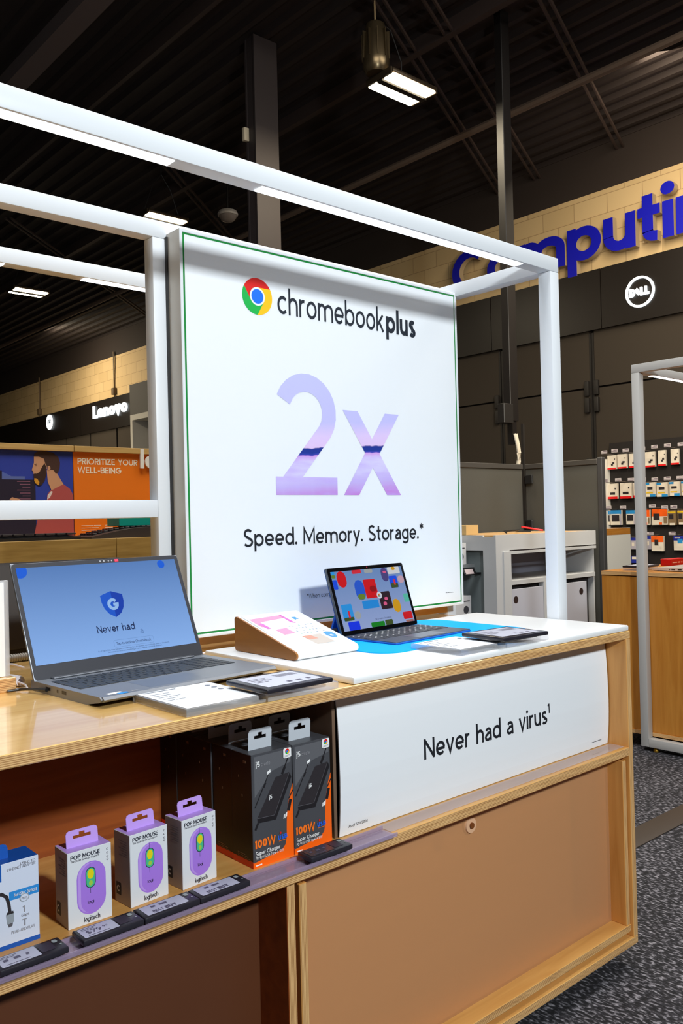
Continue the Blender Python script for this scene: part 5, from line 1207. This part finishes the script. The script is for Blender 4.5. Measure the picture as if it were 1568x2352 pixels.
mb = MB(); mb.box(0, .33, -.006, 0, .016, .225, .002, 1); link('lid', mb, [SILV], t_)
t_ = thing('price_card', 'black price card on acrylic block at the far corner of right table', 'price tag', (3.75, 2.10, .7987), .1, 'large e-paper price cards on the table')
link('acrylic_foot', MB().box(-.09, .07, -.05, .05, 0, .012), [ACRYL], t_); link('case', MB().box(-.085, .075, -.055, .055, .0125, .021, .002, 1), [pm('card_case', (40, 38, 46), .25)], t_)
mb = MB(); mb.face([(u, v, .0214) for u, v in ((-.07, -.04), (.06, -.04), (.06, .04), (-.07, .04))]); link('screen', mb, [pm('e_paper_light', (196, 198, 214), .3)], t_)
t_ = thing('product_box', 'small red product box lying behind the silver laptop', 'box', (4.13, 2.13, .7987), -.1)
c = link('carton', MB().box(-.075, .075, -.03, .03, 0, .033, .001, 1), [pm('red_card', (206, 20, 26), .4)], t_)
mb = MB(); bars(mb, (-.065, -.0304, .013), VX, VZ, [[.04, .02, .012]], .01, .006); mb.face([(.045+.007*math.cos(k), -.0304, .016+.007*math.sin(k)) for k in (0, 1, 2, 3, 4, 5)])
for v in mb.bm.verts: pass
link('lettering', mb, [pm('pale_red_ink', (250, 196, 190), .5)], c)

# ------------------------------------------------------------------ pegboard with hanging packages
mb = MB(); mb.box(8.09, 8.125, 1.5, 4.858, .2, 1.80); tag(link('pegboard', mb, [pm('pegboard_black', (24, 19, 18), .7)]), 'black pegboard wall full of hanging accessories at right', 'pegboard')
tag(link('gondola_end', MB().box(7.93, 8.12, 4.862, 4.91, .2, 1.632), [pm('gondola_white', (244, 242, 234), .5)]), 'white upright end panel at the left of the pegboard', 'panel')
ROWS = {1: [(4.757, 4.858, 1.523, 1.668), (4.638, 4.742, 1.525, 1.673), (4.516, 4.613, 1.526, 1.669), (4.327, 4.444, 1.520, 1.673), (4.212, 4.294, 1.525, 1.680), (4.076, 4.161, 1.529, 1.683), (3.93, 4.03, 1.529, 1.683)],
        2: [(4.751, 4.862, 1.214, 1.373), (4.593, 4.721, 1.213, 1.375), (4.46, 4.57, 1.22, 1.37), (4.330, 4.439, 1.221, 1.366), (4.201, 4.317, 1.217, 1.360), (4.076, 4.184, 1.221, 1.362), (3.94, 4.06, 1.221, 1.362)],
        3: [(4.845, 4.868, .942, 1.093), (4.714, 4.839, .941, 1.095), (4.562, 4.660, .944, 1.091), (4.400, 4.476, .937, 1.091), (4.210, 4.376, .936, 1.096), (4.125, 4.206, .934, 1.080), (4.036, 4.107, .937, 1.082)],
        4: [(4.560, 4.614, .689, .809), (4.393, 4.459, .691, .827), (4.259, 4.389, .674, .827), (4.038, 4.154, .686, .827), (4.53, 4.614, .551, .622), (4.455, 4.50, .554, .602)]}
PKW = pm('pack_cream', (226, 216, 200), .5); PKR = pm('pack_red', (220, 18, 24), .45); PKB = pm('pack_sky', (40, 140, 206), .45); PKO = pm('pack_orange', (244, 96, 20), .45); PKD = pm('pack_dark', (44, 38, 40), .5); PKN = pm('pack_navy', (36, 48, 150), .45); PKT = pm('pack_tan', (136, 112, 82), .5); PKL = pm('pack_lilac_grey', (176, 170, 182), .5); PKY = pm('pack_yellow', (230, 190, 40), .45)
ORDN = ['first', 'second', 'third', 'fourth', 'fifth', 'sixth', 'seventh']
RN = {1: 'top', 2: 'second', 3: 'third', 4: 'bottom'}
def style(r, k):
    if r == 1: return PKW, [(0, 1, 0, .11, PKR), (.55, .8, .38, .5, PKD), (.42, .65, .26, .40, PKD), (.78, .9, .68, .75, PKD)], 'white and red'
    if r == 2 and k < 3: return PKW, [(0, 1, 0, .15, PKR), (.24, .76, .27, .42, PKD), (.72, .84, .62, .72, PKD)], 'white and red'
    if r == 2: return PKW, [(0, .42, .84, .98, PKB), (.45, 1, 0, .18, PKB), (.2, .72, .5, .68, PKD), (.1, .75, .24, .33, PKY)], 'white and sky blue'
    if r == 3 and k < 3: return PKW, [(0, 1, .75, 1, PKB), (.12, .82, .25, .68, PKD), (.86, 1, 0, .74, PKL)], 'blue topped'
    if r == 3 and k < 5: return PKW, [(0, 1, .55, 1, PKO), (.1, .5, .32, .72, PKD), (.45, .65, .02, .16, PKO), (.75, .98, .1, .5, PKT)], 'orange and white'
    if r == 3: return PKT, [(.15, .7, .4, .75, PKD), (.2, .9, 0, .14, PKW), (0, 1, .82, .92, PKY)], 'tan and black'
    if k == 0 or k == 1: return PKL, [(0, 1, .78, 1, PKN), (.2, .7, .3, .6, PKW)], 'lilac grey'
    if k == 2: return PKW, [(0, 1, .6, 1, PKO), (.26, .58, .38, .75, PKD)], 'orange topped white'
    if k == 3: return PKW, [(0, 1, .68, 1, PKN), (.35, .8, .48, .8, PKB), (.1, .6, .84, .92, PKL)], 'navy topped'
    return PKN, [(.1, .9, .55, .9, PKW)], 'small navy'
for r, L_ in ROWS.items():
    for k, (y0, y1, z0, z1) in enumerate(L_):
        body, bands, col_ = style(r, k)
        where = '%s from the left in the %s pegboard row' % (ORDN[k], RN[r]) if not (r == 4 and k > 3) else '%s below the bottom pegboard row' % ('left one' if k == 4 else 'right one')
        t = thing('hanging_package', '%s hanging package, %s' % (col_, where), 'package', (8.045, (y0+y1)/2, z0), 0, 'hanging packages on the pegboard')
        w_ = y1-y0; h_ = z1-z0
        c = link('pack', MB().box(0, .045 if r == 4 and k > 3 else .03, -w_/2, w_/2, 0, h_, .0015, 1), [body], t)
        mb = MB(); mm = []
        for q, (u0, u1, v0, v1, m) in enumerate(bands):
            mm.append(m); xq = -.0006-.0002*q
            mb.face([(xq, w_/2-w_*u, h_*v) for u, v in ((u0, v0), (u1, v0), (u1, v1), (u0, v1))], q)
        link('artwork', mb, mm, c)
        if k > 3 and r == 4: continue
        hk = thing('peg_hook', 'clear tagged peg hook of the %s package from left, %s row' % (ORDN[k], RN[r]), 'hook', (8.09, (y0+y1)/2, z1+.012), 0, 'peg hooks on the pegboard')
        mb = MB(); mb.tube([(0, 0, .0), (-.17, 0, .0), (-.18, 0, .012)], .003, 6); link('rod', mb, [pm('hook_metal', (140, 130, 126), .35, .7)], hk)
        mb = MB(); mb.box(-.186, -.182, -.035, .035, .0, .034, .002, 1); tg = link('price_flap', mb, [pm('flap_clear_white', (190, 182, 184), .2)], hk)
        mb = MB(); mb.face([(-.1866, u, v) for u, v in ((-.03, .007), (.03, .007), (.03, .012), (-.03, .012))]); mb.face([(-.1866, u, v) for u, v in ((-.03, .02), (.01, .02), (.01, .027), (-.03, .027))]); link('flap_print', mb, [pm('flap_print', (112, 96, 108), .5)], tg)
